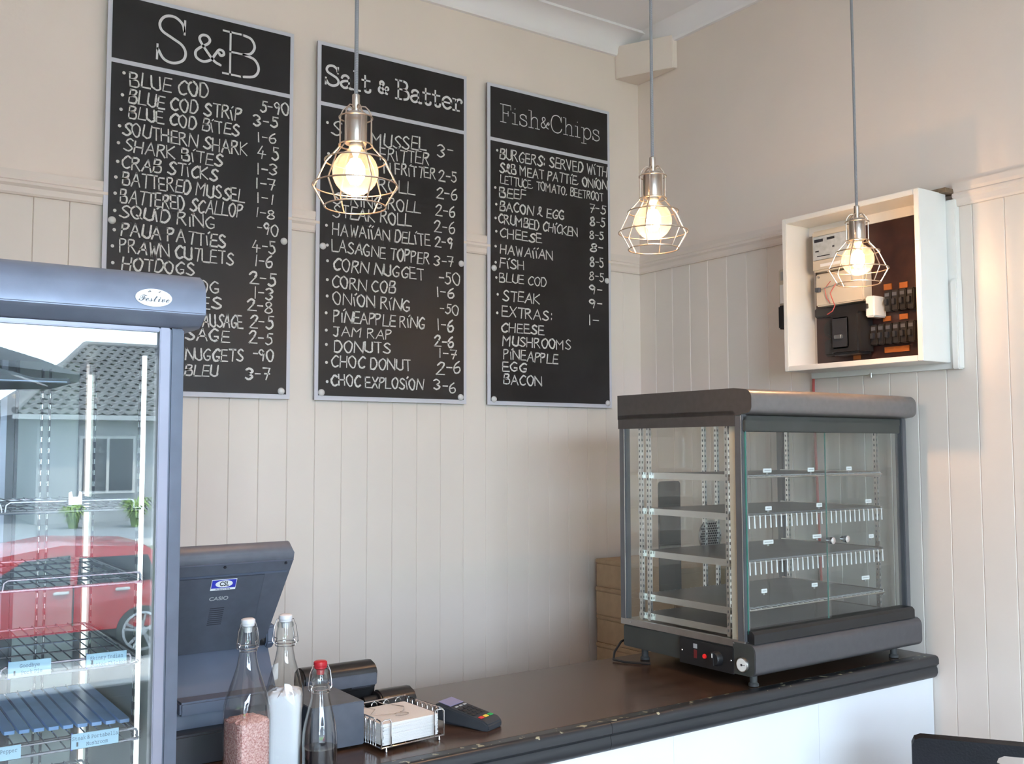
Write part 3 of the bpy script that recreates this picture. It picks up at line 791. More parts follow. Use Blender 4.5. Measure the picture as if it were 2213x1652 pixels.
    # wire shelves
    for z, prong in ((.546, 0), (.441, 1), (.317, 1), (.190, 0), (.135, 0)):
        xs0, xs1, ys0, ys1 = .030, W - .075, .075, D - .06
        s = B(MB().tube([(xs0, ys0, z), (xs1, ys0, z), (xs1, ys1, z), (xs0, ys1, z)], .0028, 6, closed=True), 'shelf', 'steel')
        mb = MB()
        n = 29
        for i in range(n):
            xx = xs0 + (xs1 - xs0) * (i + .5) / n
            if prong:
                mb.tube([(xx, ys0 - .004, z - .033), (xx, ys0 - .004, z + .0), (xx, ys1, z + .001)], .0025, 5)
            else:
                mb.tube([(xx, ys0 - .004, z + .003), (xx, ys0, z + .0035), (xx, ys1, z + .0035)], .0012, 5)
        B(mb, 'shelf_wires', 'coated_white', s)
        for j in range(3):
            yy = ys0 + (ys1 - ys0) * (j + 1) / 4
            B(MB().tube([(xs0, yy, z - .002), (xs1, yy, z - .002)], .0018, 5), 'cross_wire', 'steel', s)
        B(MB().box(xs0 - .006, ys0 + .005, z - .010, xs0 - .001, ys1 - .0, z + .008).box(xs1 + .001, ys0 + .005, z - .010, xs1 + .006, ys1, z + .008), 'side_rail', 'bright_steel', s, bevel=.0008)
        B(MB().prism(rounded(xs0 + .004, ys0 + .012, xs1 - .004, ys1 - .01, .01), 'z', z + .0045, z + .0058), 'tray', 'tray_grey', s)
    # fan cowl on the back, dark door handle strip
    B(MB().lathe([(.050, D - .028), (.050, D - .022)], (.365, 0, .345), 28, 'y'), 'fan_grille', 'steel')
    mb = MB()
    for r_ in range(-5, 6):
        for c_ in range(-5, 6):
            px_, pz_ = c_*.0088 + (r_ % 2)*.0044, r_*.0078
            if px_*px_ + pz_*pz_ < .046**2: mb.lathe([(.0032, D - .0292), (.0032, D - .0282)], (.365 + px_, 0, .345 + pz_), 6, 'y')
    B(mb, 'grille_holes', 'ink_black')
    B(MB().prism(rounded(.170, .160, .262, .522, .012), 'y', D + .002, D + .008), 'rear_handle_plate', 'cab_dark')
    # tickets along the shelf fronts
    for lx, lz, w in ((2.143, 1.570, .033), (2.326, 1.570, .028), (2.497, 1.571, .024), (2.145, 1.467, .025), (2.359, 1.469, .024), (2.585, 1.473, .028),
                      (2.142, 1.376, .040), (2.346, 1.381, .038), (2.594, 1.369, .023), (2.122, 1.246, .022), (2.331, 1.246, .024), (2.562, 1.249, .036)):
        k = thing('shelf_ticket', {2.143: 'white ticket at the left of the top shelf in the heated cabinet', 2.326: 'white ticket in the middle of the top shelf in the heated cabinet',
             2.497: 'white ticket at the right of the top shelf in the heated cabinet', 2.145: 'white ticket at the left of the second shelf in the heated cabinet',
             2.359: 'white ticket by the door joint on the second shelf of the heated cabinet', 2.585: 'white ticket at the right end of the second shelf in the heated cabinet',
             2.142: 'long white ticket at the left of the third shelf in the heated cabinet', 2.346: 'long white ticket above the chrome knob in the heated cabinet',
             2.594: 'white ticket at the right end of the third shelf in the heated cabinet', 2.122: 'white ticket at the left of the fourth shelf in the heated cabinet',
             2.331: 'white ticket in the middle of the fourth shelf in the heated cabinet', 2.562: 'long white ticket at the right of the fourth shelf in the heated cabinet'}[lx],
             'price ticket', (lx, 1.868, lz - .005), 0, 'white tickets on the heated cabinet shelves')
        MB().prism(rounded(-w/2, -.0055, w/2, .0055, .0015, 2), 'y', -.001, .001).build('ticket_face', 'badge', k, world=False)
        MB().box(-w/2 + .004, -.0014, -.0012, w/2 - .004, -.0011, .0012).build('ticket_print', 'grey_print', k, world=False)
        MB().box(-.004, .0005, -.011, .004, .0015, -.003).build('clip', 'tray_grey', k, world=False)
    return t
heated_cabinet()
pc = MB().tube([(2.045, 2.332, 1.055), (2.02, 2.34, 1.045), (1.985, 2.33, 1.02), (1.955, 2.30, 1.006), (1.965, 2.26, 1.004), (2.01, 2.20, 1.004)], .0035, 8).build('power_cord', 'black')
tag(pc, 'black power cord drooping from the back of the heated cabinet onto the counter', 'cord')

# ------------------------------------------------------------------ fuse box on the right wall
def fuse_box():
    xf = 2.643; y0, y1, z0, z1 = 1.711, 2.220, 1.880, 2.392
    t = thing('fuse_box', 'open white wooden box on the right wall holding the meter and fuses', 'fuse box', (XW, 1.97, 1.88))
    B = lambda mb, n, m, par=t, **k: mb.build(n, m, par, **k)
    e = .017
    B(MB().box(2.783, y0 - .028, z0 - .018, XW + .001, y1 + .005, z1 - .02), 'backing_board', 'white_paint', bevel=.002)
    B(MB().box(2.776, y0 - .030, z0 - .020, XW + .001, y0 - .008, 2.13), 'edge_strip', 'white_paint', bevel=.003)
    B(MB().box(xf, y0, z0, 2.783, y0 + e, z1), 'box_side', 'white_paint', bevel=.0015)
    B(MB().box(xf, y1 - e, z0, 2.783, y1, z1), 'box_side', 'white_paint', bevel=.0015)
    B(MB().box(xf, y0 + e, z0, 2.783, y1 - e, z0 + e), 'box_bottom', 'white_paint', bevel=.0015)
    B(MB().box(xf, y0 + e, z1 - e, 2.783, y1 - e, z1), 'box_top', 'white_paint', bevel=.0015)
    B(MB().box(2.762, y0 + e, z1 - e - .03, 2.783, y1 - e, z1 - e), 'cleat', 'white_paint')
    B(MB().box(2.762, y0 + e, z0 + e, 2.783, y1 - e, z0 + e + .012), 'cleat', 'white_paint')
    B(MB().box(2.768, y0 + e, z0 + e + .012, 2.782, 2.185, z1 - e - .03), 'fuse_panel', 'brown_panel')
    B(MB().box(2.75, y0 - .02, z1 - .002, XW, y0 + .09, z1 + .012), 'packer', 'timber')
    B(MB().lathe([(.004, z0 - .028), (.004, z0 - .012)], (2.785, 1.99, 0), 10), 'catch', 'steel')
    # meter
    mt = B(MB().box(2.705, 1.99, 2.208, 2.77, 2.150, 2.345), 'meter', 'meter_cream', bevel=.006)
    B(MB().box(2.7025, 2.005, 2.245, 2.7045, 2.142, 2.325), 'meter_window', 'meter_face', mt, bevel=.001)
    for a, b, w, h in ((2.118, 2.310, .035, .010), (2.07, 2.312, .03, .008), (2.125, 2.275, .014, .004), (2.06, 2.283, .008, .005), (2.10, 2.258, .05, .003)):
        B(MB().box(2.7018, a - w/2, b - h/2, 2.7026, a + w/2, b + h/2), 'meter_print', 'ink_black', mt)
    B(MB().box(2.7038, 2.02, 2.222, 2.7052, 2.115, 2.232), 'meter_label', 'badge', mt)
    cv = B(MB().box(2.722, 1.965, 2.095, 2.77, 2.150, 2.203), 'terminal_cover', 'meter_cream', bevel=.004)
    B(MB().lathe([(.003, 2.718), (.004, 2.722)], (0, 2.135, 2.193), 10, 'x'), 'screw', 'steel', cv)
    B(MB().tube([(2.718, 2.13, 2.150), (2.708, 2.10, 2.152), (2.712, 2.06, 2.158), (2.718, 2.03, 2.15)], .0012, 5), 'seal_wire', 'steel', cv)
    B(MB().box(2.708, 2.128, 2.142, 2.722, 2.142, 2.156), 'lead_seal', 'pos', cv)
    # main switch
    ms = B(MB().box(2.690, 1.962, 1.925, 2.77, 2.075, 2.060), 'main_switch', 'bakelite', bevel=.008)
    B(MB().box(2.684, 2.000, 1.945, 2.692, 2.062, 2.045), 'switch_face', 'pos_dark', ms, bevel=.004)
    B(MB().box(2.674, 2.018, 1.975, 2.686, 2.046, 1.988), 'switch_lever', 'steel', ms, bevel=.002)
    B(MB().lathe([(.030, 2.756), (.032, 2.77)], (0, 2.117, 2.020), 24, 'x').lathe([(.020, 2.750), (.022, 2.758)], (0, 2.117, 2.020), 20, 'x'), 'round_fuse', 'bakelite')
    B(MB().box(2.752, 2.09, 1.93, 2.77, 2.145, 1.985), 'round_fuse_base', 'bakelite', bevel=.006)
    B(MB().box(2.745, 1.96, 2.062, 2.77, 2.175, 2.092), 'trunking', 'bakelite', bevel=.003)
    wb = B(MB().box(2.700, 1.912, 2.036, 2.765, 1.944, 2.102), 'breaker', 'dial', bevel=.004)
    tag(wb, 'white breaker standing proud of the black ones')
    B(MB().box(2.690, 1.932, 2.063, 2.702, 1.944, 2.078), 'toggle', 'black', wb, bevel=.001)
    ob = MB().box(2.742, 0, 0, 2.768, .0235, .066).build('breaker', 'breaker', t, bevel=.003)
    ob.location = Vector((0, 0, 0)); k = 0
    for zz in (2.052, 1.950):
        for i in range(7):
            yy = 1.802 + i * .0265
            if zz > 2 and yy > 1.89: continue
            o = ob if k == 0 else inst(ob, (0, 0, 0), t)
            o.location = (0, yy, zz); k += 1
            tg = MB().box(2.730, .007, .020, 2.744, .0165, .038).build('toggle', 'pos_dark', None, bevel=.001)
            tg.parent = o; tg.location = -Vector((XW, 1.97, 1.88))
            md = MB().box(2.7405, .004, .047, 2.7425, .0195, .058).build('rating_tab', 'pos', None)
            md.parent = o; md.location = -Vector((XW, 1.97, 1.88))
    for a, b, c, d in ((1.892, 2.124, 1.920, 2.143), (1.836, 2.123, 1.864, 2.141), (1.898, 2.025, 1.926, 2.041), (1.838, 2.025, 1.867, 2.042), (1.836, 1.925, 1.923, 1.943), (2.012, 1.912, 2.040, 1.929)):
        B(MB().box(2.764, a, b, 2.7675, c, d), 'orange_label', 'orange')
    B(MB().tube([(2.71, 2.06, 2.16), (2.70, 2.075, 2.13), (2.695, 2.06, 2.10), (2.69, 2.05, 2.085), (2.684, 2.055, 2.068), (2.682, 2.075, 2.058)], .0016, 6), 'loose_wire', 'red_wire')
    B(MB().tube([(2.716, 2.085, 2.172), (2.712, 2.105, 2.15), (2.715, 2.102, 2.12), (2.718, 2.09, 2.10)], .0014, 6), 'loose_wire', 'red_wire')
fuse_box()
rc = MB().tube([(2.795, 2.224, 1.875), (2.794, 2.225, 1.83), (2.793, 2.222, 1.65), (2.794, 2.214, 1.33), (2.795, 2.208, 1.02)], .0045, 8).build('cable', 'red_wire')
tag(rc, 'thin red cable running down the right wall from the fuse box', 'cable')
sm = thing('junction_box', 'small black and clear wall box at the left of the white fuse box', 'junction box', (XW, 2.28, 2.03))
MB().box(2.722, 2.236, 2.036, 2.797, 2.312, 2.118).build('lower_cover', 'black', sm, bevel=.005)
MB().box(2.728, 2.236, 2.119, 2.797, 2.312, 2.244).build('upper_cover', 'meter_cream', sm, bevel=.004)
MB().box(2.724, 2.238, 2.125, 2.729, 2.280, 2.200).build('window', 'bakelite', sm)
MB().box(2.7265, 2.285, 2.125, 2.729, 2.305, 2.190).build('label', 'badge', sm)
MB().box(2.7265, 2.290, 2.205, 2.729, 2.300, 2.235).build('label', 'grey_print', sm)

# ------------------------------------------------------------------ upright display fridge
def fridge():
    t = thing('display_fridge', 'grey upright display fridge with glass door and wire shelves, left foreground', 'fridge', (.20, 2.06, 0))
    B = lambda mb, n, m, par=t, **k: mb.build(n, m, par, **k)
    x0, x1, yf, yb, zt = -.115, .522, 1.75, 2.38, 1.836
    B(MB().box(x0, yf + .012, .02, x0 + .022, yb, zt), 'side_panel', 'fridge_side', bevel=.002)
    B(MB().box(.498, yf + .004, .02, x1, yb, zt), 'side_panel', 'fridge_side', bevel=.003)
    B(MB().box(x0, yf + .02, .02, x1, yb, .24), 'base', 'fridge_metal')
    mb = MB()
    for k in range(6): mb.box(x0 + .06, yf + .014, .06 + k*.025, x1 - .06, yf + .022, .07 + k*.025)
    B(mb, 'vent_louvre', 'black')
    hp = [(yb, zt), (yb, 1.930), (yf + .02, 1.931), (yf - .004, 1.927), (yf - .020, 1.919), (yf - .031, 1.908), (yf - .036, 1.895), (yf - .038, 1.858), (yf - .036, 1.8555), (yf - .030, 1.852), (yf - .014, 1.841), (yf - .002, zt)]
    hd = B(MB().prism(hp, 'x', x0 - .02, .546), 'header', 'fridge_metal', bevel=.0015)
    bd = B(MB().prism([(.457 + .030*math.cos(a), 1.8795 + .0150*math.sin(a)) for a in [2*PI*i/36 for i in range(36)]], 'y', yf - .0395, yf - .0375), 'badge', 'badge', hd)
    tx = text('\U0001D4D5\U0001D4EE\U0001D4FC\U0001D4FD\U0001D4F2\U0001D4FF\U0001D4EE', .0165, 'pos', bd, facing(Vector((.457, yf - .0398, 1.878)) - Vector((.20, 2.06, 0)), (1, 0, 0), (0, 0, 1)), 'badge_lettering')
    B(MB().tube([(.447, yf - .0397, 1.8885), (.452, yf - .0399, 1.890), (.449, yf - .0397, 1.8915)], .0006, 4).tube([(.4645, yf - .0397, 1.889), (.468, yf - .0397, 1.8905)], .0006, 4), 'badge_mark', 'ink_black', bd)
    # door
    dr = B(MB().box(x0 + .002, yf, .25, x0 + .03, yf + .03, zt - .001).box(.479, yf - .001, .25, .4965, yf + .03, zt - .001)
           .box(x0 + .03, yf, .25, .479, yf + .03, .275).box(x0 + .03, yf, zt - .009, .479, yf + .03, zt - .001), 'door', 'fridge_trim', bevel=.0015)
    B(MB().box(x0 + .03, yf + .006, .275, .479, yf + .010, zt - .009), 'glass_pane', 'fridge_pane', dr, smooth=False)
    B(MB().box(.4965, yf + .012, .25, .4985, yf + .03, zt), 'door_gasket', 'black', dr)
    B(MB().box(x0 + .006, yf - .022, .9, x0 + .022, yf - .004, 1.5), 'handle', 'fridge_metal', dr, bevel=.004)
    # liner
    B(MB().box(.494, yf + .035, .25, .498, yb - .03, zt - .02), 'liner_side', 'liner')
    B(MB().box(x0 + .022, yf + .035, .25, x0 + .026, yb - .03, zt - .02), 'liner_side', 'liner')
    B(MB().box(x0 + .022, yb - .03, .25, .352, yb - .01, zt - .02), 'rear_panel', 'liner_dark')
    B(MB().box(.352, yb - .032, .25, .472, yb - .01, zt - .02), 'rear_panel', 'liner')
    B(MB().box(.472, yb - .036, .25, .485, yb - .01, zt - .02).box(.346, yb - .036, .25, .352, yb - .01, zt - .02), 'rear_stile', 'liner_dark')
    B(MB().box(.318, yb - .034, .25, .330, yb - .01, zt - .02), 'rear_bead', 'fridge_trim')
    B(MB().box(x0 + .022, yf + .04, .24, .498, yb - .02, .25), 'liner_floor', 'liner_dark')
    B(MB().box(x0 + .022, yf + .04, zt - .02, .498, yb - .01, zt - .012), 'liner_roof', 'liner')
    arc = [(.388, 1.749), (.384, 1.758)] + [(.05 + .345*math.cos(a), 1.70 + .094*math.sin(a)) for a in [math.radians(d) for d in range(38, 143, 8)]] + [(-.09, 1.749)]
    B(MB().prism(arc, 'y', 2.0, 2.30), 'added_dark_arc', 'liner_dark')  # added dark arc, imitates a dark shape reflected in the door glass
    B(MB().box(-.09, 1.998, 1.7505, .38, 2.003, 1.7525), 'dark_arc_seam', 'fridge_metal')
    for a, b, r in ((.4885, 2.325, .0045), (.4700, 1.810, .0042)):
        B(MB().lathe([(r, .30), (r, 1.79)], (a, b, 0), 10), 'light_tube', 'tube_light')
    for a, b in ((.486, 2.26), (.486, 1.90), (-.085, 2.26), (-.085, 1.90), (.395, 2.338), (.410, 2.338)):
        u = B(MB().box(a, b, .27, a + .004, b + .009, 1.80), 'shelf_standard', 'liner_dark')
        mb = MB()
        for k in range(64): mb.box(a - .0006, b + .003, .28 + k*.0235, a + .0046, b + .0065, .28 + k*.0235 + .010)
        for k in range(64): mb.box(a + .001, b - .0006, .28 + k*.0235, a + .003, b, .28 + k*.0235 + .010)
        B(mb, 'slots', 'bright_steel', u, smooth=False)
    for k, z in enumerate((1.524, 1.399, 1.262, 1.135, .98, .82, .66, .50, .36)):
        r0 = .470 if k in (1, 3) else .456
        s = B(MB().tube([(-.08, 1.80, z), (r0, 1.80, z), (.480, 1.815 + .02*(k % 2), z), (.480, 2.27, z), (-.08, 2.27, z)], .0026, 6, closed=True), 'shelf', 'rack')
        mb = MB()
        for i in range(25):
            xx = -.075 + i*.0226
            mb.tube([(xx, 1.7975, z + .003), (xx, 1.80, z + .0042), (xx, 2.27, z + .0042)], .0013, 5)
        B(mb, 'shelf_wires', 'rack', s)
        for j in range(4): B(MB().tube([(-.08, 1.88 + j*.1, z), (.478, 1.88 + j*.1, z)], .0017, 5), 'cross_wire', 'rack', s)
        zz = z + .017
        B(MB().tube([(r0 - .002, 1.80, z), (r0 - .002, 1.80, zz - .005), (r0 - .004, 1.80, zz - .001), (r0 - .009, 1.80, zz), (.262, 1.80, zz), (.256, 1.80, zz - .004), (.254, 1.80, z)], .0020, 6)
          .tube([(.250, 1.80, z), (.248, 1.80, zz - .004), (.242, 1.80, zz), (-.06, 1.80, zz), (-.066, 1.80, zz - .004), (-.068, 1.80, z)], .0020, 6), 'front_lip', 'rack', s)
        B(MB().box(.483, 1.84, z - .012, .485, 2.26, z + .004), 'side_bracket', 'liner_dark', s)
    # blue strips added on the lower shelf, imitating streaks of reflected sky
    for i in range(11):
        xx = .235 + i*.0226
        B(MB().prism(rounded(xx, 1.93 - i*.004, xx + .018, 2.22, .004, 2), 'z', 1.1415, 1.1475), 'sky_streak', 'sky_streak_blue')
    return t
M['sky_streak_blue'] = mat('reflected_sky_blue', (0.36, 0.55, 0.90), 0.3, var=0.1)  # sky reflection put into the colour of the shelf streaks
M['clip'] = mat('steel_clip', (0.8, 0.8, 0.8), 0.15, 1.0)
fridge()
def card(name_rows, label, x0, x1, z0, z1):
    k = thing('price_card', label, 'price card', ((x0+x1)/2, 1.792, z0), 0, 'pale blue price cards on the fridge shelves')
    w = (x1 - x0) / 2; h = z1 - z0
    MB().box(-w, -.0008, 0, w, .0008, h).build('card_face', 'card', k, world=False)
    MB().box(-w, .0008, -.002, -w + .0025, .003, h + .001).build('card_edge', 'blue', k, world=False)
    MB().box(-w + .008, -.0016, .004, -w + .0105, -.0008, .011).build('clip', 'ink_black', k, world=False)
    for i, r in enumerate(name_rows):
        text(r, .0098, 'ink', k, facing((0.003 if i else 0, -.0011, h - .0075 - i*.0105), (1, 0, 0), (0, 0, 1)), 'card_lettering', mono=True, depth=.0001, sx=.72)
card(['Goodbye', 'Pork Pie'], 'pale blue card reading Goodbye on the third fridge shelf', .265, .328, 1.2625, 1.288)
card(['Skinny Indian', 'Butter Chicken'], 'pale blue card reading Skinny Indian on the third fridge shelf', .382, .446, 1.2655, 1.287)
card(['Steak & Portabella', 'Mushroom'], 'pale blue card reading Steak & Portabella on the lowest visible fridge shelf', .362, .436, 1.1355, 1.160)
card(['Steak & Pepper'], 'pale blue card at the left edge of the lowest visible fridge shelf', .222, .287, 1.1355, 1.157)
bk = thing('card_clip', 'small shiny metal card clip on the top fridge shelf', 'clip', (.358, 1.79, 1.535))
MB().prism([(-.0105, 0), (.0105, 0), (.0105, .020), (.006, .022), (.004, .013), (-.004, .013), (-.006, .022), (-.0105, .020)], 'y', -.001, .001).build('clip_plate', 'clip', bk, world=False)
MB().lathe([(.0016, -.0025), (.002, -.001)], (-.0075, 0, .015), 8, 'y').lathe([(.0016, -.0025), (.002, -.001)], (.0075, 0, .015), 8, 'y').build('rivet', 'chrome', bk, world=False)

# ------------------------------------------------------------------ cash register seen from behind
def register():
    t = thing('cash_register', 'dark grey touchscreen cash register seen from behind, beside the fridge', 'cash register', (.66, 2.18, 1.0))
    B = lambda mb, n, m, par=t, **k: mb.build(n, m, par, **k)
    # tilted display: top edge leans toward the customer
    top, bot = Vector((0, 2.030, 1.412)), Vector((0, 2.150, 1.196))
    v = (bot - top).normalized(); nrm = Vector((0, v.z, -v.y)).normalized()
    if nrm.y > 0: nrm = -nrm
    def P(x, s, d): q = top + v * s + nrm * d; return (x, q.y, q.z)
    L = (bot - top).length
    xa, xb = .530, .846
    def slab(xa, xb, s0, s1, d0, d1):
        return [[P(xa, s0, d1), P(xb, s0, d1), P(xb, s0, d0), P(xa, s0, d0)], [P(xa, s1, d1), P(xb, s1, d1), P(xb, s1, d0), P(xa, s1, d0)]]
    disp = B(MB().loft([[P(xa, -.006, -.030), P(xb-.006, -.006, -.030), P(xb-.006, -.004, -.012), P(xa, -.004, -.012)],
                        [P(xa, .004, -.034), P(xb, .004, -.034), P(xb, .006, .0), P(xa, .006, .0)],
                        [P(xa, .022, -.034), P(xb, .022, -.034), P(xb, .022, .004), P(xa, .022, .004)],
                        [P(xa, L, -.034), P(xb - .024, L, -.034), P(xb - .024, L, .004), P(xa, L, .004)]]), 'display_back', 'pos', bevel=.002)
    B(MB().loft(slab(xa + .01, xb - .010, .046, .050, .004, .0075)), 'ridge', 'pos_soft', disp, bevel=.001)
    B(MB().loft(slab(xa, xb - .001, .019, .0215, .003, .0065)), 'ridge', 'pos_soft', disp, bevel=.001)
    B(MB().loft(slab(xa + .03, xb - .058, .051, L - .004, .003, .0060)), 'raised_panel', 'pos', disp, bevel=.002)
    B(MB().loft(slab(xa + .01, xb - .01, .004, L - .012, -.036, -.0335)), 'screen', 'screen', disp)
    for sx, ss in ((.698, .028), (.829, .027)):
        B(MB().loft([[P(sx + .003*math.cos(a), ss + .003*math.sin(a), .0062) for a in [2*PI*i/12 for i in range(12)]], [P(sx + .003*math.cos(a), ss + .003*math.sin(a), .003) for a in [2*PI*i/12 for i in range(12)]]]), 'screw_hole', 'ink_black', disp)
    mb = MB()
    for k in range(9): mb.loft(slab(.684, .714, .128 + k*.0052, .1296 + k*.0052, .0055, .0064))
    B(mb, 'vent_slot', 'ink_black', disp, smooth=False)
    org = Vector((.66, 2.18, 1.0))
    def fm(x, s, d): return facing(Vector(P(x, s, d)) - org, (1, 0, 0), -v)
    st = B(MB().loft(slab(.676, .7285, .0565, .083, .0055, .0068)), 'sticker', 'badge', disp)
    B(MB().loft(slab(.677, .7275, .0575, .0775, .0066, .0072)), 'sticker_field', 'blue', st)
    B(MB().loft([[P(.7025 + .0180*math.cos(a), .0672 + .0086*math.sin(a), dd) for a in [2*PI*i/28 for i in range(28)]] for dd in (.0070, .0076)]), 'sticker_oval', 'badge', st)
    text('CSL', .0150, 'ink_black', st, fm(.7030, .0672, .0079), 'sticker_lettering', sx=.80, bold=.00025)
    text('Ph 06 874 4878', .0048, 'ink', st, fm(.702, .0805, .0071), 'sticker_lettering')
    text('CASIO', .0125, 'grey_print', disp, fm(.698, .1045, .0064), 'maker_lettering', sx=1.12, bold=.0002)
    # hinge knob, pedestal, base
    B(MB().lathe([(.018, .812), (.020, .815), (.020, .824), (.018, .827)], (0, 2.155, 1.215), 20, 'x'), 'hinge', 'black')
    B(MB().prism([(2.145, 1.190), (2.130, 1.205), (2.130, 1.240), (2.140, 1.245), (2.175, 1.235), (2.178, 1.195)], 'x', .824, .843), 'hinge_cap', 'pos_soft', bevel=.003)
    B(MB().prism([(2.190, 1.225), (2.150, 1.205), (2.075, 1.085), (2.075, 1.045), (2.28, 1.045), (2.26, 1.15)], 'x', .535, .834), 'pedestal', 'pos_soft', bevel=.006)
    B(MB().box(.614, 2.045, 1.095, .828, 2.095, 1.122), 'card_reader', 'pos_soft', bevel=.004)
    B(MB().box(.530, 2.03, 1.001, .836, 2.33, 1.062), 'cash_drawer', 'pos_dark', bevel=.004)
M['pos_soft'] = mat('register_soft_grey', (0.10, 0.12, 0.17), 0.42, var=0.05)
register()
def receipt_printer():
    t = thing('card_box', 'plain dark grey metal box between the red-capped bottle and the napkin basket', 'box', (.885, 2.05, 1.0))
    MB().box(.855, 1.955, 1.006, .973, 2.150, 1.0955).build('case', 'pos', t, bevel=.0015)
    MB().box(.968, 1.962, 1.012, .9745, 2.143, 1.090).build('side_plate', 'pos_dark', t, bevel=.001)
    for a in (.875, .95):
        for b in (1.985, 2.125): MB().lathe([(.006, 1.0), (.006, 1.006)], (a, b, 0), 12).build('foot', 'rubber', t)
    p = thing('customer_display', 'black rounded customer display standing behind the grey box', 'display', (1.03, 2.22, 1.0))
    prof = [(2.196, 1.012), (2.188, 1.062), (2.178, 1.067), (2.174, 1.100), (2.180, 1.111), (2.191, 1.119), (2.206, 1.123), (2.222, 1.121), (2.235, 1.112), (2.240, 1.09), (2.236, 1.012)]
    MB().prism(prof, 'x', .932, 1.118).build('housing', 'bakelite', p, bevel=.004)
    MB().box(.936, 2.1725, 1.070, 1.114, 2.179, 1.098).build('display_window', 'pos', p, bevel=.0015)
    MB().box(1.05, 2.1765, 1.066, 1.10, 2.1785, 1.069).build('seam', 'ink_black', p)
    MB().box(.95, 2.19, 1.0, 1.10, 2.25, 1.014).build('base_plate', 'pos_dark', p, bevel=.003)
    q = thing('card_swipe', 'small black rounded device on the counter behind the napkin basket', 'card reader', (1.15, 2.16, 1.0))
    prof = [(2.130, 1.001), (2.122, 1.020), (2.124, 1.040), (2.135, 1.054), (2.155, 1.060), (2.175, 1.058), (2.195, 1.030), (2.195, 1.001)]
    MB().prism(prof, 'x', 1.105, 1.196).build('case', 'bakelite', q, bevel=.004)
    MB().box(1.12, 2.120, 1.016, 1.185, 2.1245, 1.026).build('band', 'pos_soft', q, bevel=.001)
    MB().lathe([(.012, 1.072), (.014, 1.078), (.014, 1.106)], (0, 2.16, 1.035), 18, 'x').build('hinge', 'black', q)
    h = thing('paper_slip', 'small white receipt slip standing behind the bottles', 'receipt', (.865, 2.16, 1.062))
    MB().prism([(.835, 1.10), (.872, 1.113), (.872, 1.148), (.835, 1.135)], 'y', 2.182, 2.1826).build('slip', 'badge', h)
    MB().box(.835, 2.1815, 1.062, .8375, 2.1835, 1.137).build('slip_holder', 'ink_black', h)
receipt_printer()

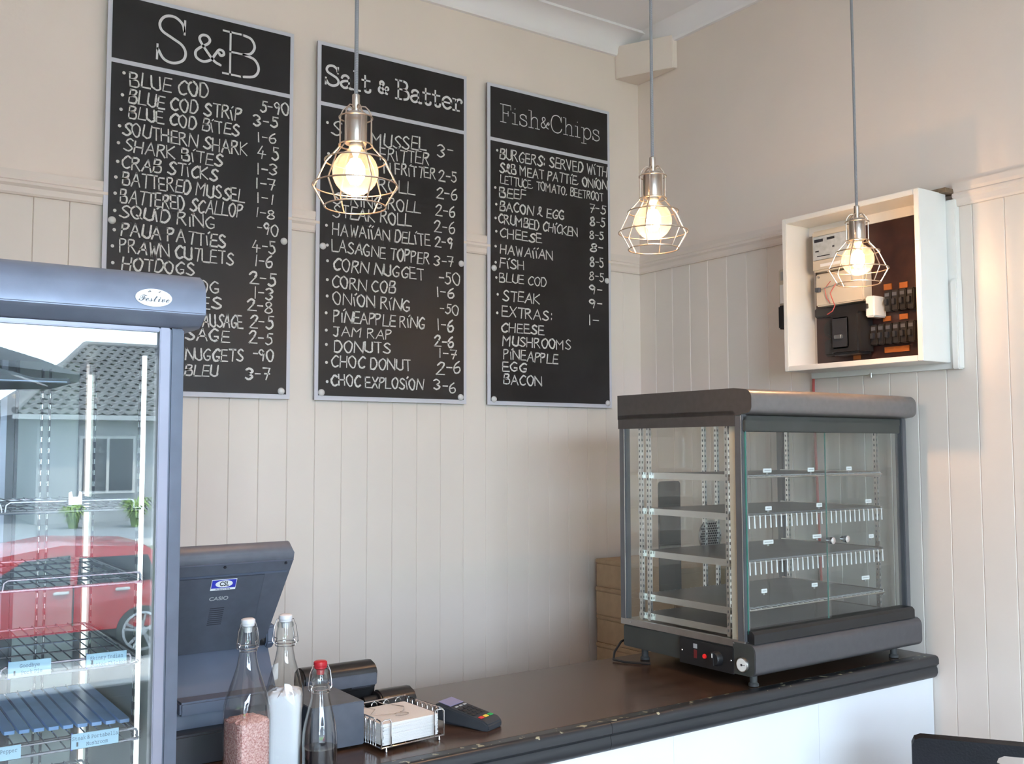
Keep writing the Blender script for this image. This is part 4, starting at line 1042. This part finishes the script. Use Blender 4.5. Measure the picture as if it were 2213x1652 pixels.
# ------------------------------------------------------------------ napkin basket and napkins
def basket():
    t = thing('napkin_basket', 'square chrome wire basket holding the stack of napkins', 'basket', (1.052, 1.972, 1.0), math.radians(5))
    B = lambda mb, n, m, par=t: mb.build(n, m, par, world=False)
    w, d, zb, zt = .079, .076, .010, .066
    r = .0016
    B(MB().tube([(-w, -d + .028, zt), (-w, d, zt), (w, d, zt), (w, -d + .018, zt)], r, 6), 'top_rim', 'chrome')
    B(MB().tube([(-w, -d, zb), (-w, d, zb), (w, d, zb), (w, -d, zb)], r, 6, closed=True), 'bottom_rim', 'chrome')
    def hoop(a, b, f):
        pts = [f(a, zb)] + [f(a, zt - .014)] + [f((a+b)/2 - (b-a)/2*math.cos(q), zt - .014 + .012*math.sin(q)) for q in [i*PI/6 for i in range(1, 6)]] + [f(b, zt - .014), f(b, zb)]
        B(MB().tube(pts, .0011, 5), 'hoop', 'chrome')
    for k in range(5):
        a = -w + .006 + k*.0315
        hoop(a, a + .016, lambda s, z: (s, d, z))
    for k in range(7):
        a = -d + .022 + k*.0195
        hoop(a, a + .010, lambda s, z: (w, s, z)); hoop(a, a + .010, lambda s, z: (-w, s, z))
    # front corner loops with curled wires
    for sx in (-1, 1):
        B(MB().tube([(sx*w, -d, zb), (sx*w, -d, zt - .008), (sx*w, -d + .004, zt - .002), (sx*w, -d + .018, zt)], r, 6), 'front_post', 'chrome')
        B(MB().tube([(sx*w, -d, zb), (sx*(w), -d, zt - .004), (sx*(w - .006), -d, zt), (sx*(w - .020), -d, zt), (sx*(w - .024), -d, zt - .006), (sx*(w - .024), -d, zb)], r, 6), 'front_loop', 'chrome')
        B(MB().lathe([(.0028, .0), (.0034, .003), (.002, .006), (.0016, zb)], (sx*(w - .012), -d, 0), 10), 'foot', 'chrome')
        B(MB().lathe([(.0028, .0), (.0034, .003), (.002, .006), (.0016, zb)], (sx*(w - .012), d, 0), 10), 'foot', 'chrome')
    for k in range(4):
        a = -w + .03 + k*.03
        B(MB().tube([(a, -d, zb), (a + .02, -d + .03, zb + .002), (a + .02, d, zb)], .0013, 5), 'floor_wire', 'chrome')
    # hold-down arm curling over the stack
    z = .0585
    pts = [(-.052, d, zt), (-.052, d - .018, z + .006), (-.030, .028, z + .003), (-.058, .0, z + .002), (-.045, -.012, z + .001)] + \
          [(.000 + .0170*math.cos(q), -.030 + .0120*math.sin(q), z) for q in [PI*.75 - i*PI/6 for i in range(11)]]
    B(MB().tube(pts, .0011, 5), 'hold_down_wire', 'chrome')
    B(MB().tube([(.0, d, zt), (.008, d - .02, z + .004), (.034, .012, z + .002), (.020, -.010, z + .001), (.004, -.018, z)], .0011, 5), 'hold_down_wire', 'chrome')
    for k in range(14):
        z0 = .0125 + k*.0031
        n = thing('napkin', 'one of the white paper napkins stacked in the chrome basket', 'napkin', (1.052 + random.uniform(-.001, .001), 1.972 + random.uniform(-.0015, .001), 1.0 + z0), math.radians(5 + random.uniform(-1.2, 1.2)), 'white napkins stacked in the basket')
        ww, dd = .070, .069
        if k == 13:
            n['label'] = 'topmost white paper napkin of the stack in the chrome basket'
            del n['group']
        MB().prism(rounded(-ww, -dd, ww, dd, .004, 2), 'z', 0, .0014).build('ply', 'napkin', n, world=False)
        MB().prism(rounded(-ww, -dd + .0006, ww, dd, .004, 2), 'z', .0015, .0028).build('ply', 'napkin', n, world=False)
        if k == 13:
            mb = MB()
            for i in range(31): mb.box(-ww + .004 + i*.0045, -dd + .003, .0027, -ww + .0052 + i*.0045, dd - .003, .0031)
            tag(mb.build('embossing', 'napkin', n, world=False, smooth=False), kind='stuff')
basket()

# ------------------------------------------------------------------ card terminal
def terminal():
    a = math.atan2(2.05 - 1.917, 1.215 - 1.273) - PI/2
    t = thing('card_terminal', 'charcoal handheld card terminal lying on the counter right of the napkins', 'card terminal', (1.244, 1.975, 1.0), a)
    B = lambda mb, n, m, par=t, **k: mb.build(n, m, par, world=False, **k)
    w, l = .032, .074
    B(MB().loft([[(-w + .004, -l, .0), (w - .004, -l, .0), (w - .002, -l, .014), (-w + .002, -l, .014)],
                 [(-w, -l + .012, .0), (w, -l + .012, .0), (w, -l + .012, .022), (-w, -l + .012, .022)],
                 [(-w, 0.01, .004), (w, .01, .004), (w, .01, .036), (-w, .01, .036)],
                 [(-w - .002, l - .01, .010), (w + .002, l - .01, .010), (w + .002, l - .01, .046), (-w - .002, l - .01, .046)],
                 [(-w + .002, l, .014), (w - .002, l, .014), (w - .002, l, .038), (-w + .002, l, .038)]]), 'housing', 'term', bevel=.003)
    def zt(y): return .022 + (y + l - .012) * (.046 - .022) / (2*l - .022) + .0012
    def pad(x0, y0, x1, y1, n, m, h=.0014):
        B(MB().loft([[(x0, y0, zt(y0)), (x1, y0, zt(y0)), (x1, y1, zt(y1)), (x0, y1, zt(y1))], [(x0, y0, zt(y0)+h), (x1, y0, zt(y0)+h), (x1, y1, zt(y1)+h), (x0, y1, zt(y1)+h)]]), n, m, bevel=.0004)
    pad(-.026, .030, .026, .064, 'screen', 'term_screen')
    for k in range(3): pad(-.020 + k*.016, .018, -.010 + k*.016, .023, 'soft_key', 'grey_print')
    for r_ in range(4):
        for c_ in range(3): pad(-.025 + c_*.018, .003 - r_*.012, -.013 + c_*.018, .010 - r_*.012, 'key', 'key')
    for c_, m in enumerate(('key_red', 'key_yellow', 'key_green')): pad(-.026 + c_*.018, -.054, -.012 + c_*.018, -.045, 'key', m)
    B(MB().box(-.02, .0, .0, .02, .05, .010), 'stand', 'term')
terminal()

# ------------------------------------------------------------------ swing-top bottles
def sq(x, y, z, r, p, n=40, rot=0.0):
    out = []
    for i in range(n):
        a = 2*PI*i/n; c, s = math.cos(a), math.sin(a)
        rr = r / ((abs(c)**p + abs(s)**p) ** (1/p))
        out.append((x + rr*math.cos(a + rot), y + rr*math.sin(a + rot), z))
    return out
def bottle(label, x, y, prof, p_body, rot, fill, fill_mat, fill_name, stop, wire_w, ztop, lumpy=0.0, z_neck=.95):
    """prof: (radius, z, squareness)"""
    t = thing('swing_top_bottle', label, 'bottle', (x, y, 1.0), rot)
    B = lambda mb, n, m, **k: mb.build(n, m, t, world=False, **k)
    rings = [sq(0, 0, z, r, p) for r, z, p in prof]
    B(MB().loft(rings, cap0=True, cap1=False), 'glass', 'glass')
    zt = prof[-1][1]
    B(MB().lathe([(prof[-1][0] + .0018, zt - .010), (prof[-1][0] + .0022, zt - .006), (prof[-1][0] + .0018, zt - .002), (prof[-1][0] - .002, zt)], n=28, cap0=False, cap1=False), 'lip', 'glass')
    inner = []
    for r, z, p in prof:
        if z < .004: continue
        if z > fill: break
        inner.append((r - .0022, z, p)); last = (r, z, p)
    inner = [(inner[0][0], .005, inner[0][2])] + inner
    # radius at the fill line
    for (r0, z0, p0), (r1, z1, p1) in zip(prof, prof[1:]):
        if z0 <= fill <= z1:
            f = (fill - z0) / (z1 - z0); inner.append((r0 + (r1-r0)*f - .0022, fill, p0 + (p1-p0)*f)); break
    rr = [sq(0, 0, z, r, p) for r, z, p in inner]
    if lumpy:
        r, z, p = inner[-1]
        rr[-1] = [(a, b, c + random.uniform(-lumpy, lumpy)*.6) for a, b, c in rr[-1]]
        for q in (.8, .5, .2):
            ring = sq(0, 0, z, r*q, p)
            rr.append([(a, b, c + random.uniform(0, lumpy) + lumpy*(1-q)*1.4) for a, b, c in ring])
    B(MB().loft(rr), fill_name, fill_mat)
    # stopper
    B(MB().lathe([(.0072, zt - .012), (.0085, zt - .001), (.0125, zt + .003), (.0135, zt + .007), (.0130, zt + .012), (.0100, zt + .014), (.001, zt + .0145)], n=28), 'stopper', stop)
    B(MB().lathe([(.0092, zt - .002), (.0122, zt + .0005), (.0122, zt + .003), (.0092, zt + .0035)], n=24), 'washer', 'rubber' if stop == 'x' else stop)
    # wire bail
    zw = zt - .034; r0 = prof[-1][0] + .004
    B(MB().ring((0, 0, zw - .006), prof[-3][0] + .0018, .0010, 30, 5), 'neck_wire', 'chrome')
    for s in (-1, 1):
        B(MB().tube([(s*.012, 0, zt + .006), (s*.016, 0, zt + .005), (s*(wire_w*.86), 0, zt - .008), (s*wire_w, 0, zw + .002), (s*wire_w, 0, zw - .004), (s*(wire_w - .003), .0, zw - .008)], .0010, 5), 'bail_wire', 'chrome')
        B(MB().tube([(s*(wire_w - .003), 0, zw + .004), (s*(wire_w - .0085), 0, zw + .001), (s*(wire_w - .006), 0, zw - .004), (s*(wire_w - .006), -.003, zw - .012), (s*(prof[-3][0] + .001), -.002, zw - .008)], .0010, 5), 'clasp_wire', 'chrome')
    B(MB().tube([(-(wire_w - .006), -.003, zw - .012), (-.010, -.015, zw - .012), (.010, -.015, zw - .012), (wire_w - .006, -.003, zw - .012)], .0010, 5), 'clasp_wire', 'chrome')
    return t
big = [(.030, .0, 5), (.0335, .002, 6), (.0350, .006, 7), (.0350, .112, 7), (.0365, .128, 5), (.0375, .145, 3.4), (.0360, .162, 2.6), (.0315, .180, 2.2), (.0255, .200, 2), (.0200, .218, 2), (.0165, .236, 2), (.0158, .250, 2),
       (.0175, .254, 2), (.0182, .258, 2), (.0180, .270, 2), (.0150, .284, 2), (.0145, .292, 2)]
bottle('tall swing-top bottle of coarse pink salt with a white stopper, nearest the fridge', .687, 1.872, big, 7, math.radians(14), .118, 'salt_pink', 'pink_salt', 'stopper', .0245, .306, lumpy=.004)
big2 = [(r * .98, z * .985, p) for r, z, p in big]
bottle('tall swing-top bottle nearly full of fine white salt, between the two other bottles', .774, 1.902, big2, 7, math.radians(-28), .150, 'salt_white', 'white_salt', 'stopper', .0245, .30, lumpy=.006)
sml = [(.028, .0, 2), (.0320, .003, 2), (.0335, .008, 2), (.0338, .062, 2), (.0330, .080, 2), (.0295, .100, 2), (.0240, .122, 2), (.0188, .142, 2), (.0158, .160, 2), (.0148, .172, 2),
       (.0168, .176, 2), (.0172, .181, 2), (.0150, .186, 2), (.0148, .196, 2), (.0158, .202, 2)]
bottle('smaller round swing-top bottle of dark vinegar with a red stopper', .822, 1.842, sml, 2, 0.1, .052, 'vinegar', 'vinegar', 'stopper_red', .0255, .216)

# ------------------------------------------------------------------ chair in front of the counter
def chair():
    a = math.atan2(1.260 - 1.454, 2.292 - 2.153)
    c0 = Vector((2.153, 1.454)); u = Vector((math.cos(a), math.sin(a)))
    cen = c0 + u * .235
    t = thing('chair', 'black padded chair with a cut-out hand hold, bottom right in front of the counter', 'chair', (cen.x, cen.y, 0), a)
    B = lambda mb, n, m, par=t, **k: mb.build(n, m, par, world=False, **k)
    # back panel with slot, front of the chair is +y
    X, Z0, Z1 = .235, .50, .950
    s0, s1, sz0, sz1 = -.040, .110, .893, .925
    mb = MB()
    outer = [(-X, Z0), (X, Z0)] + [(X, Z1 - .02), (X - .006, Z1 - .006), (X - .02, Z1)] + [(-X + .02, Z1), (-X + .006, Z1 - .006), (-X, Z1 - .02)]
    mb.prism([(-X, Z0), (X, Z0), (X, sz0), (-X, sz0)], 'y', -.022, .018)
    mb.prism([(-X, sz0), (s0, sz0), (s0 - .012, sz0 + .006), (s0 - .016, (sz0+sz1)/2), (s0 - .012, sz1 - .006), (s0, sz1), (-X, sz1)], 'y', -.022, .018)
    mb.prism([(s1, sz0), (X, sz0), (X, sz1), (s1, sz1), (s1 + .012, sz1 - .006), (s1 + .016, (sz0+sz1)/2), (s1 + .012, sz0 + .006)], 'y', -.022, .018)
    mb.prism([(-X, sz1), (X, sz1), (X, Z1 - .02), (X - .006, Z1 - .006), (X - .02, Z1), (-X + .02, Z1), (-X + .006, Z1 - .006), (-X, Z1 - .02)], 'y', -.022, .018)
    B(mb, 'backrest', 'leather', bevel=.0)
    B(MB().prism(rounded(-.215, .0, .215, .40, .04), 'z', .43, .475), 'seat', 'leather', bevel=.006)
    for sx in (-.205, .205):
        B(MB().tube([(sx, -.002, .60), (sx, .0, .45), (sx, -.03, .0)], .011, 10), 'leg', 'steel')
        B(MB().tube([(sx*.95, .37, .44), (sx, .39, .0)], .011, 10), 'leg', 'steel')
        B(MB().tube([(sx, .0, .425), (sx*.95, .37, .425)], .009, 8), 'seat_rail', 'steel')
chair()

# ------------------------------------------------------------------ the street outside the shopfront (seen reflected in the fridge door)
st = struct('ground', MB().loft([[(-30, -3.1, .0), (40, -3.1, .0), (40, -3.1, -.6), (-30, -3.1, -.6)], [(-30, -6.2, -.30), (40, -6.2, -.30), (40, -6.2, -1), (-30, -6.2, -1)],
     [(-30, -7.2, -.84), (40, -7.2, -.84), (40, -7.2, -1.4), (-30, -7.2, -1.4)]]), 'concrete', smooth=False)
struct('street', MB().loft([[(-30, -7.2, -.85), (40, -7.2, -.85), (40, -7.2, -1.4), (-30, -7.2, -1.4)], [(-30, -13.5, -.80), (40, -13.5, -.80), (40, -13.5, -1.4), (-30, -13.5, -1.4)]]), 'asphalt', smooth=False)
tag(MB().loft([[(-30, -13.6, -.72), (40, -13.6, -.72), (40, -13.6, -1.4), (-30, -13.6, -1.4)], [(-30, -17.5, -.35), (40, -17.5, -.35), (40, -17.5, -1.4), (-30, -17.5, -1.4)]]).build('lawn', 'grass', smooth=False), kind='structure')
struct('footpath', MB().box(-30, -19.2, -1.4, 40, -17.5, -.30), 'concrete')
struct('driveway', MB().loft([[(-30, -19.2, -.32), (40, -19.2, -.32), (40, -19.2, -1.4), (-30, -19.2, -1.4)], [(-30, -40, .0), (40, -40, .0), (40, -40, -1.4), (-30, -40, -1.4)]]), 'asphalt', smooth=False)

def house(ox=0.0, label='grey tile-roofed house straight across the street, reflected in the fridge door'):
    t = thing('house', label, 'house', (9, -26, 0), 0, 'houses across the street')
    B = lambda mb, n, m, par=t, **k: mb.build(n, m, par, **k)
    B(MB().box(4.6, -34, -.4, 16, -24.2, 2.6), 'wall', 'house', smooth=False)
    for a, b in ((5.6, 7.0), (8.0, 9.4), (11, 13)):
        w = B(MB().box(a, -24.2, .5, b, -24.12, 2.0), 'window', 'badge', smooth=False)
        B(MB().box(a + .08, -24.13, .58, (a+b)/2 - .04, -24.10, 1.92), 'pane', 'screen', w, smooth=False)
        B(MB().box((a+b)/2 + .04, -24.13, .58, b - .08, -24.10, 1.92), 'pane', 'screen', w, smooth=False)
    # tiled slope facing the street: corrugated courses
    mb = MB()
    yb, ye, zr, ze = -28.6, -23.7, 4.75, 2.52
    n = 17
    for r in range(n):
        f0, f1 = r / n, (r + 1) / n
        y0, z0 = yb + (ye - yb)*f0, zr + (ze - zr)*f0
        y1, z1 = yb + (ye - yb)*f1, zr + (ze - zr)*f1
        xl = 6.6 - 2.6*f1; xr = 15.5 + 1.2*f1
        k = int((xr - xl) / .07)
        top = []; bot = []
        for i in range(k + 1):
            xx = xl + (xr - xl)*i/k
            c = .035*math.sin(2*PI*i/4)
            top.append((xx, y0, z0 + c + .01)); bot.append((xx, y1, z1 + c + .12))
        o = [(p[0], p[1], p[2] - .09) for p in bot]
        m = k + 1
        mb.add(top + bot + o, [(i, i+1, m+i+1, m+i) for i in range(k)] + [(m+i, m+i+1, 2*m+i+1, 2*m+i) for i in range(k)])
    tag(B(mb, 'roof_tiles', 'tile', smooth=False), kind='stuff')
    B(MB().add([(6.6, yb, zr), (15.5, yb, zr), (16.7, -34.5, ze), (4.0, -34.5, ze), (4.0, ye, ze), (16.7, ye, ze)], [(0, 1, 2, 3), (0, 3, 4), (1, 5, 2), (0, 4, 5, 1), (3, 2, 5, 4)]), 'roof', 'tile', smooth=False)
    B(MB().box(3.95, ye - .05, ze - .12, 16.7, ye + .08, ze), 'gutter', 'house')
    mb = MB(); mb.tube([(6.6, yb, zr + .08), (15.5, yb, zr + .08)], .09, 8).tube([(6.6, yb, zr + .08), (4.0, ye, ze + .1)], .09, 8)
    B(mb, 'ridge', 'tile')
    t.location.x = 9 + ox
    return t
h0 = house()
for ox, lab in ((-14.0, 'added unseen grey house left of the one straight across the street, blocking low sky'), (14.0, 'added unseen grey house right of the one straight across the street, blocking low sky')):
    h1 = copy_tree(h0); h1.location.x = 9 + ox; h1['label'] = lab  # unseen copies added to block low sky light
for k, (bx, by, hh) in enumerate(((6.6, -22.4, .55), (8.3, -22.6, .70), (10.2, -22.3, .60), (5.2, -22.7, .45))):
    b = thing('shrub', ['yellow-green strappy shrub before the house, second from the left', 'tallest yellow-green strappy shrub before the house', 'yellow-green strappy shrub before the house, rightmost', 'smallest yellow-green strappy shrub before the house'][k], 'shrub', (bx, by, -.3), 0, 'shrubs along the house front')
    mb = MB()
    for i in range(90):
        a = random.uniform(0, 2*PI); l = hh * random.uniform(.5, 1.4); o = random.uniform(0, .10)
        c, s = math.cos(a), math.sin(a); w = .03
        p = [(o*c, o*s, 0), (o*c + l*.12*c, o*s + l*.12*s, l*.7), (o*c + l*.34*c, o*s + l*.34*s, l), (o*c + l*.62*c, o*s + l*.62*s, l*.72)]
        vs_ = []
        for (a_, b_, c_), ww in zip(p, (w, w, w*.8, .004)): vs_ += [(a_ - s*ww, b_ + c*ww, c_), (a_ + s*ww, b_ - c*ww, c_)]
        mb.add(vs_, [(0, 1, 3, 2), (2, 3, 5, 4), (4, 5, 7, 6)])
    tag(mb.build('foliage', 'leaf', b, world=False), kind='stuff')

def car():
    t = thing('car', 'red hatchback parked in the street, seen reflected in the fridge door', 'car', (2.2, -9.9, -.85))
    B = lambda mb, n, m, par=t, **k: mb.build(n, m, par, world=False, **k)
    # side outline, x forward is negative, rear at +x
    lo = [(-2.1, .35), (-2.12, .62), (-1.95, .78), (-1.1, .90), (-.45, 1.30), (.2, 1.40), (1.15, 1.34), (1.72, .98), (1.80, .85), (1.80, .35)]
    def ring(y, k, kz=1.0): return [(x*k, y, .35 + (z - .35)*kz) for x, z in lo]
    B(MB().loft([ring(.84, .97, .80), ring(.80, .99, .97), ring(.5, 1.0, 1.0), ring(-.5, 1.0, 1.0), ring(-.80, .99, .97), ring(-.84, .97, .80)]), 'body', 'car_red', bevel=.02)
    B(MB().box(-2.0, .79, .28, 1.7, .83, .40), 'sill', 'tyre')
    for a, b, c in ((-.55, .28, .0), (.36, 1.15, .0)):
        B(MB().add([(a + (.35 if a < 0 else .02), .845, 1.22), (b, .845, 1.26 if b < 1 else 1.22), (b + (.12 if b > 1 else 0), .858, .92), (a - (.15 if a < 0 else 0), .858, .92),
                    (a + (.35 if a < 0 else .02), .80, 1.22), (b, .80, 1.26 if b < 1 else 1.22), (b + (.12 if b > 1 else 0), .81, .92), (a - (.15 if a < 0 else 0), .81, .92)],
                   [(0,1,2,3), (4,7,6,5), (0,4,5,1), (1,5,6,2), (2,6,7,3), (3,7,4,0)]), 'side_window', 'screen', smooth=False)
    for hx in (.10, .78):
        B(MB().box(hx, .845, .815, hx + .17, .872, .85), 'door_handle', 'badge', bevel=.008)
    B(MB().box(.315, .835, .45, .325, .853, .92), 'door_seam', 'tyre')
    for wx in (-1.35, 1.10):
        for s in (1, -1):
            w = B(MB().lathe([(.20, s*.62), (.30, s*.64), (.315, s*.70), (.315, s*.80), (.295, s*.85), (.235, s*.862), (.23, s*.84)], (wx, 0, .315), 36, 'y', True, False), 'wheel', 'tyre')
            B(MB().lathe([(.232, s*.835), (.232, s*.862), (.205, s*.868), (.20, s*.84)], (wx, 0, .315), 36, 'y', False, False), 'rim', 'alloy', w)
            mb = MB().lathe([(.055, s*.84), (.055, s*.868), (.03, s*.875)], (wx, 0, .315), 18, 'y')
            for k in range(5):
                a = 2*PI*k/5 + .3
                for d in (-.16, .16):
                    mb.tube([(wx + .04*math.cos(a), s*.862, .315 + .04*math.sin(a)), (wx + .215*math.cos(a+d), s*.858, .315 + .215*math.sin(a+d))], .018, 5)
            B(mb, 'spokes', 'alloy', w)
    B(MB().box(1.70, .55, .68, 1.80, .80, .84), 'tail_lamp', 'stopper_red')
car()

def parasol():
    t = thing('parasol', 'dark market parasol standing outside the shop window, seen reflected in the fridge door', 'parasol', (.32, -4.6, -.15))
    B = lambda mb, n, m: mb.build(n, m, t, world=False)
    rings = [[(r*math.cos(2*PI*i/8 + .39), r*math.sin(2*PI*i/8 + .39), z) for i in range(8)] for r, z in ((1.30, 2.26), (1.32, 2.31), (1.05, 2.42), (.70, 2.53), (.35, 2.61), (.04, 2.65), (.04, 2.62), (.35, 2.58), (.70, 2.50), (1.05, 2.39), (1.28, 2.29))]
    B(MB().loft(rings, closed=True), 'canopy', 'canopy')
    B(MB().lathe([(.022, .0), (.022, 2.68), (.03, 2.70), (.02, 2.74)], n=14), 'pole', 'steel')
    B(MB().lathe([(.25, -.02), (.25, .05), (.05, .09), (.04, .30)], n=24), 'base', 'asphalt')
    for k in range(8):
        a = 2*PI*k/8 + .39
        B(MB().tube([(.04*math.cos(a), .04*math.sin(a), 2.60), (1.27*math.cos(a), 1.27*math.sin(a), 2.285)], .010, 5), 'rib', 'steel')
M['canopy'] = mat('dark_canopy_cloth', (0.030, 0.036, 0.042), 0.8)
parasol()
